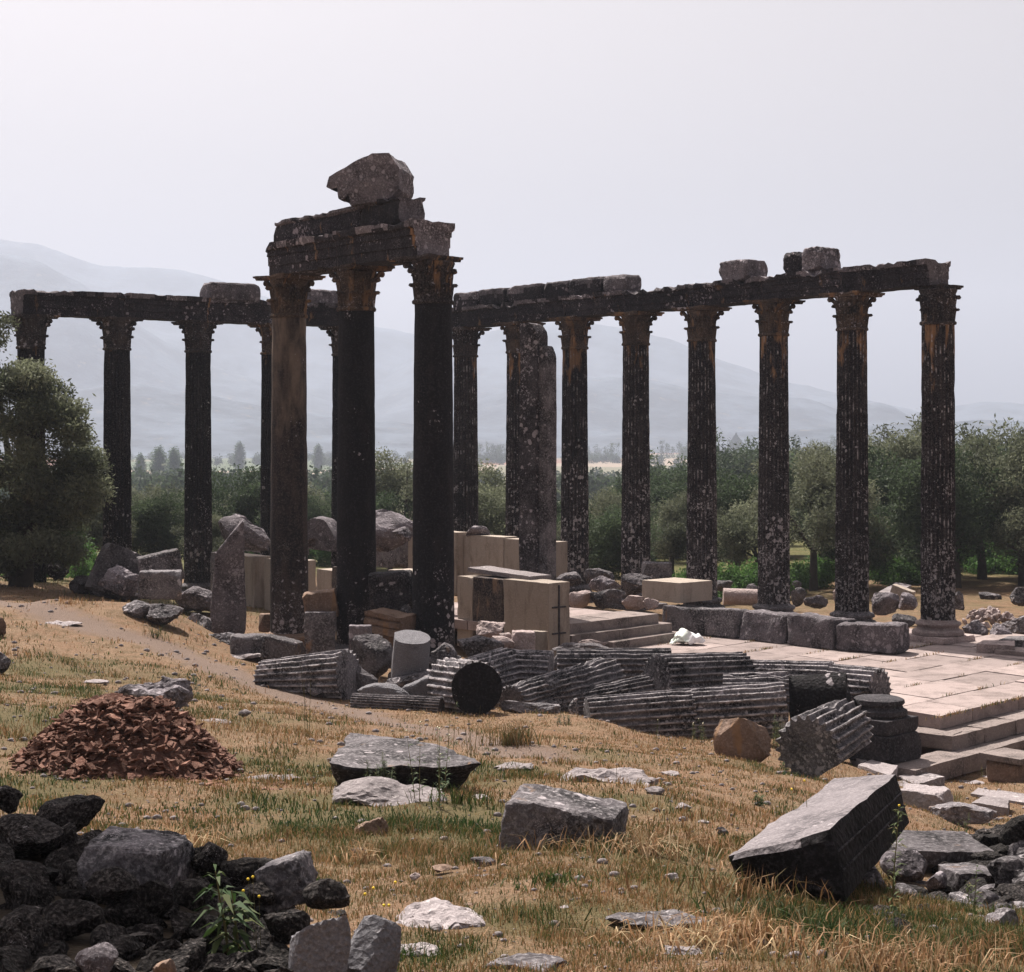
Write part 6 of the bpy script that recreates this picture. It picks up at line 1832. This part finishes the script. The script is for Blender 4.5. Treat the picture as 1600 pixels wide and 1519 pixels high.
# long tufts
def tuft(px, py, n, L, spread, tint, label, lean=1.0, w=.010, D=None, cat='grass tuft', name='grass_tuft', up=.0):
    D = D or gD(px, py); c = P(px, py, D)
    n = int(n)
    r = np.abs(rg.normal(size=n)) * spread; a = rg.uniform(0, 2 * pi, n)
    X = c.x + r * np.cos(a); Y = c.y + r * np.sin(a) * .7
    if spread > .21: L *= .62
    V, q, t3, tt = blades(X, Y, L * (.45 + .6 * rg.random(n)), np.full(n, w) * rg.uniform(.6, 1.3, n), np.clip(tint + .14 * rg.normal(size=n), 0, 1), lean)
    o = link(name, tri_mesh(name, V, q, t3, tt, M['grass']))
    if spread > .21: o['kind'] = 'stuff'; o['label'] = label; return o
    return tag(o, label, cat)
for a in [
    (800, 1168, 260, .55, .22, .42, 'tall arching grass tuft right of the black ended drum, green centre and straw skirt', 1.0),
    (830, 1165, 120, .35, .25, .75, 'straw skirt of dry blades right beside the tall arching tuft', 1.3),
    (1010, 1345, 300, .34, .45, .86, 'mat of bleached dry blades below the squared block', 1.7),
    (930, 1330, 220, .34, .35, .80, 'arching reddish dry blades against the front of the squared block', 1.6),
    (1090, 1325, 240, .36, .30, .62, 'arching mixed dry and green tuft left of the big tilted block', 1.4),
    (1160, 1400, 260, .36, .40, .55, 'green and straw blades at the left foot of the big tilted block', 1.3),
    (1230, 1440, 320, .30, .40, .15, 'bright green grass patch below the big tilted block', 1.1),
    (1300, 1470, 320, .26, .45, .12, 'bright green grass patch near the bottom right', 1.1),
    (1180, 1480, 260, .35, .30, .70, 'straw coloured tuft at the bottom right of centre', 1.5),
    (1460, 1500, 300, .34, .45, .78, 'reddish straw blades along the foot of the right rubble heap', 1.4),
    (1370, 1515, 260, .30, .35, .74, 'orange dry tuft near the bottom edge at right', 1.4),
    (1100, 1478, 200, .28, .35, .88, 'pale straw mat beside the low speckled rock', 1.7),
    (1560, 1490, 200, .30, .40, .62, 'mixed tuft near the bottom right corner', 1.3),
    (285, 1320, 160, .24, .20, .85, 'dry blades sprouting behind the dark rubble bank', 1.5),
    (110, 942, 160, .30, .45, .72, 'dry tufts at the foot of the left boulder cluster', 1.1),
    (245, 995, 70, .28, .15, .2, 'small green weed tuft beside the path', .9),
    (560, 1075, 120, .40, .16, .75, 'dry tuft at the near end of the leftmost fluted drum', 1.0),
    (450, 1120, 140, .28, .35, .80, 'dry grass tufts along the path edge', 1.3),
    (330, 1140, 140, .25, .35, .78, 'straw tufts right of the craggy dark boulder', 1.3),
    (480, 1150, 170, .26, .5, .5, 'greenish grass patch left of the undercut slab', 1.2),
    (720, 1262, 110, .22, .18, .2, 'green weeds at the right foot of the undercut slab', 1.0),
    (860, 1395, 140, .16, .25, .12, 'low dark green weeds in the grass right of centre', 1.3),
    (30, 1150, 180, .28, .5, .5, 'grass patch left of the red tile heap', 1.2),
    (105, 1040, 150, .28, .6, .45, 'green brown grass patch beside the path at left', 1.2),
    (640, 1310, 160, .20, .5, .35, 'green grass patch above the pointed dark rock', 1.2),
    (560, 1345, 90, .20, .15, .85, 'bleached blades below the pointed dark rock', 1.4),
]:
    tuft(*a)
# tufts and dirt in the joints of the pavement
rj = random.Random(77)
XX = []; YY = []; ZZ = []
for i in range(1, len(us) - 1):
    for q in range(9):
        v0 = rj.uniform(0, 9.5); n_ = rj.randint(6, 30)
        for w_ in range(n_):
            p = pv_(us[i] + rj.gauss(0, .012), v0 + rj.gauss(0, .18)); XX.append(p.x); YY.append(p.y)
for q in range(14):
    v0 = rj.uniform(0, 7)
    for w_ in range(30):
        p = pv_(-.06 + rj.gauss(0, .03), v0 + rj.gauss(0, .25)); XX.append(p.x); YY.append(p.y)
XX = np.array(XX); YY = np.array(YY)
V, q, t3, tt = blades(XX, YY, .03 + .06 * rg.random(len(XX)), np.full(len(XX), .014), np.clip(.5 + .3 * rg.normal(size=len(XX)), 0, 1), 1.0, z=np.full(len(XX), -.005))
tag(link('joint_grass', tri_mesh('joint_grass', V, q, t3, tt, M['grass'])), kind='stuff', label='grass and weeds rooted in the joints of the pavement')
# weeds with stems
def weed(px, py, H, label, leafy=.5, tint=.1, D=None, name='weed', stems=1, droop=.3, leafL=.10, flower=None, w=.004, seed=1, spread=.05):
    D = D or gD(px, py); c = P(px, py, D); rs = np.random.RandomState(seed)
    r = empty(name, (c.x, D, c.z if D else 0)); tag(r, label, 'plant')
    V = []; Fa = []; LV = []; LT = []; FL = []
    for s_ in range(stems):
        a = rs.uniform(0, 6.28); h = H * rs.uniform(.7, 1) if s_ else H
        bx, by = cos(a) * spread * rs.random(), sin(a) * spread * rs.random()
        dx, dy = rs.uniform(-.25, .25) * h * .6, rs.uniform(-.25, .25) * h * .6
        pts = [(bx, by, -.03), (bx + dx * .3, by + dy * .3, h * .35), (bx + dx * .7, by + dy * .7, h * .7), (bx + dx, by + dy, h)]
        tube(V, Fa, pts, [w, w * .8, w * .6, w * .3], 5)
        nl = int(leafy * 40)
        for k in range(nl):
            t = rs.uniform(.05, 1); b = rs.uniform(0, 6.28)
            x = bx + dx * t; y = by + dy * t; z = h * t
            L = leafL * (1.1 - .6 * t) * rs.uniform(.6, 1.2); W = L * .22
            e = Vector((cos(b), sin(b), rs.uniform(-droop, .8))).normalized(); sd = Vector((-e.y, e.x, .2)).normalized()
            p = Vector((x, y, z)); m1 = p + e * L * .5 + Vector((0, 0, L * .08)); tip = p + e * L - Vector((0, 0, L * droop * .5))
            LV += [tuple(p), tuple(m1 + sd * W / 2), tuple(tip), tuple(m1 - sd * W / 2)]; LT += [np.clip(tint + .1 * rs.normal(), 0, 1)] * 4
        if flower: FL.append((bx + dx, by + dy, h))
    link('stem', mesh('stem', np.array(V), Fa, 60, M['stem']), None, r)
    if LV: link('foliage', foliage_mesh('foliage', np.array(LV), np.arange(len(LV)).reshape(-1, 4), np.array(LT), M['grass']), None, r)
    if flower and FL:
        V = []; Fa = []
        for f in FL:
            b = len(V); Vi, Fi = ico(1); V += [tuple(np.array(f) + v * .008) for v in Vi]; Fa += [tuple(b + i for i in q) for q in Fi.tolist()]
        link('flower_head', mesh('flower_head', np.array(V), Fa, 60, M[flower]), None, r)
    return r
s = NT('plant_stem'); s.col(s.mix(s.noise(4), (.07, .085, .03), (.16, .12, .06))); M['stem'] = s.m
s = NT('yellow_petals'); s.b.inputs['Base Color'].default_value = (.7, .5, .06, 1); M['yellow'] = s.m
s = NT('white_petals'); s.b.inputs['Base Color'].default_value = (.8, .78, .6, 1); M['white'] = s.m
weed(600, 1248, .40, 'bushy bright green weed before the undercut slab', 3.0, .12, stems=7, leafL=.07, seed=2, spread=.14)
weed(690, 1262, .72, 'tall wispy green weed with white flowers before the undercut slab', .7, .08, stems=6, leafL=.09, flower='white', seed=3, spread=.28)
weed(704, 1180, .62, 'thin leafy green weed standing beyond the undercut slab', .6, .1, stems=2, leafL=.08, seed=4)
weed(738, 1185, .60, 'bare reddish stalks standing beyond the undercut slab', 0, .1, stems=4, seed=5, w=.004, spread=.12)
weed(308, 1090, .36, 'short dark green thistle right of the craggy boulder', 1.6, .05, stems=1, leafL=.09, seed=6)
weed(1022, 1160, .32, 'mullein spike with pale tip in front of the foreground drum', 1.4, .25, stems=1, leafL=.05, seed=7, flower='white')
weed(955, 1290, .62, 'thin dry dark stalk standing by the squared block', .05, .6, stems=1, seed=8, w=.003)
weed(1262, 1395, .78, 'tall branching green weed before the dark front of the big tilted block', .9, .12, stems=3, leafL=.06, seed=9, D=11.7, flower='yellow', spread=.1)
weed(1240, 1395, .55, 'thin wispy stalk left of the tall branching weed', .4, .2, stems=2, leafL=.05, seed=10, D=11.9)
weed(1390, 1480, .85, 'tall goldenrod like weed with a yellow green top before the right rubble heap', 2.4, .2, stems=1, leafL=.10, seed=11, D=10.3, flower='yellow', w=.006)
weed(1516, 1470, .50, 'yellow green weed growing in the right rubble heap', 1.4, .18, stems=2, leafL=.08, seed=12, D=11.2)
weed(1505, 1330, .35, 'green weed behind the right rubble heap', 1.2, .2, stems=3, leafL=.06, seed=13, D=15.9)
weed(372, 1500, .42, 'spiny grey green thistle in front of the dark rubble bank', 0.9, .08, stems=2, leafL=.20, seed=14, D=8.0, droop=.6, w=.008)
weed(398, 1500, .40, 'dry curved stalks beside the thistle', .0, .5, stems=4, seed=15, D=8.1, flower='yellow', w=.002, spread=.12)
weed(1225, 1205, .26, 'pale green weed at the foot of the broken fluted chunk', 1.5, .15, stems=4, leafL=.08, seed=16, spread=.12)
weed(1100, 1160, .34, 'small yellow flowered plants by the brown wedge stone', .8, .15, stems=5, leafL=.06, flower='white', seed=17, D=25.5, spread=.2)
weed(1218, 1165, .45, 'bright green plant between the brown wedge stone and the fluted chunk', 1.8, .16, stems=5, leafL=.07, seed=18, D=24.5, spread=.15)
weed(478, 1150, .85, 'long dry leaning stalks left of the undercut slab', 0, .6, stems=3, seed=19, w=.004)
weed(1185, 1260, .14, 'small green rosette left of the big tilted block', 1.0, .1, stems=4, leafL=.08, seed=20)
weed(880, 1135, .20, 'small round green weed at the grass edge', 1.5, .1, stems=5, leafL=.06, seed=21, spread=.1)
weed(595, 1505, .36, 'thin stems with seed heads in front of the blue grey boulder', .3, .3, stems=5, leafL=.05, seed=22, D=7.9, flower='yellow', w=.002, spread=.2)
weed(1560, 1215, .25, 'weeds at the foot of the pedestal block', 1.0, .3, stems=5, leafL=.05, seed=23, spread=.3)
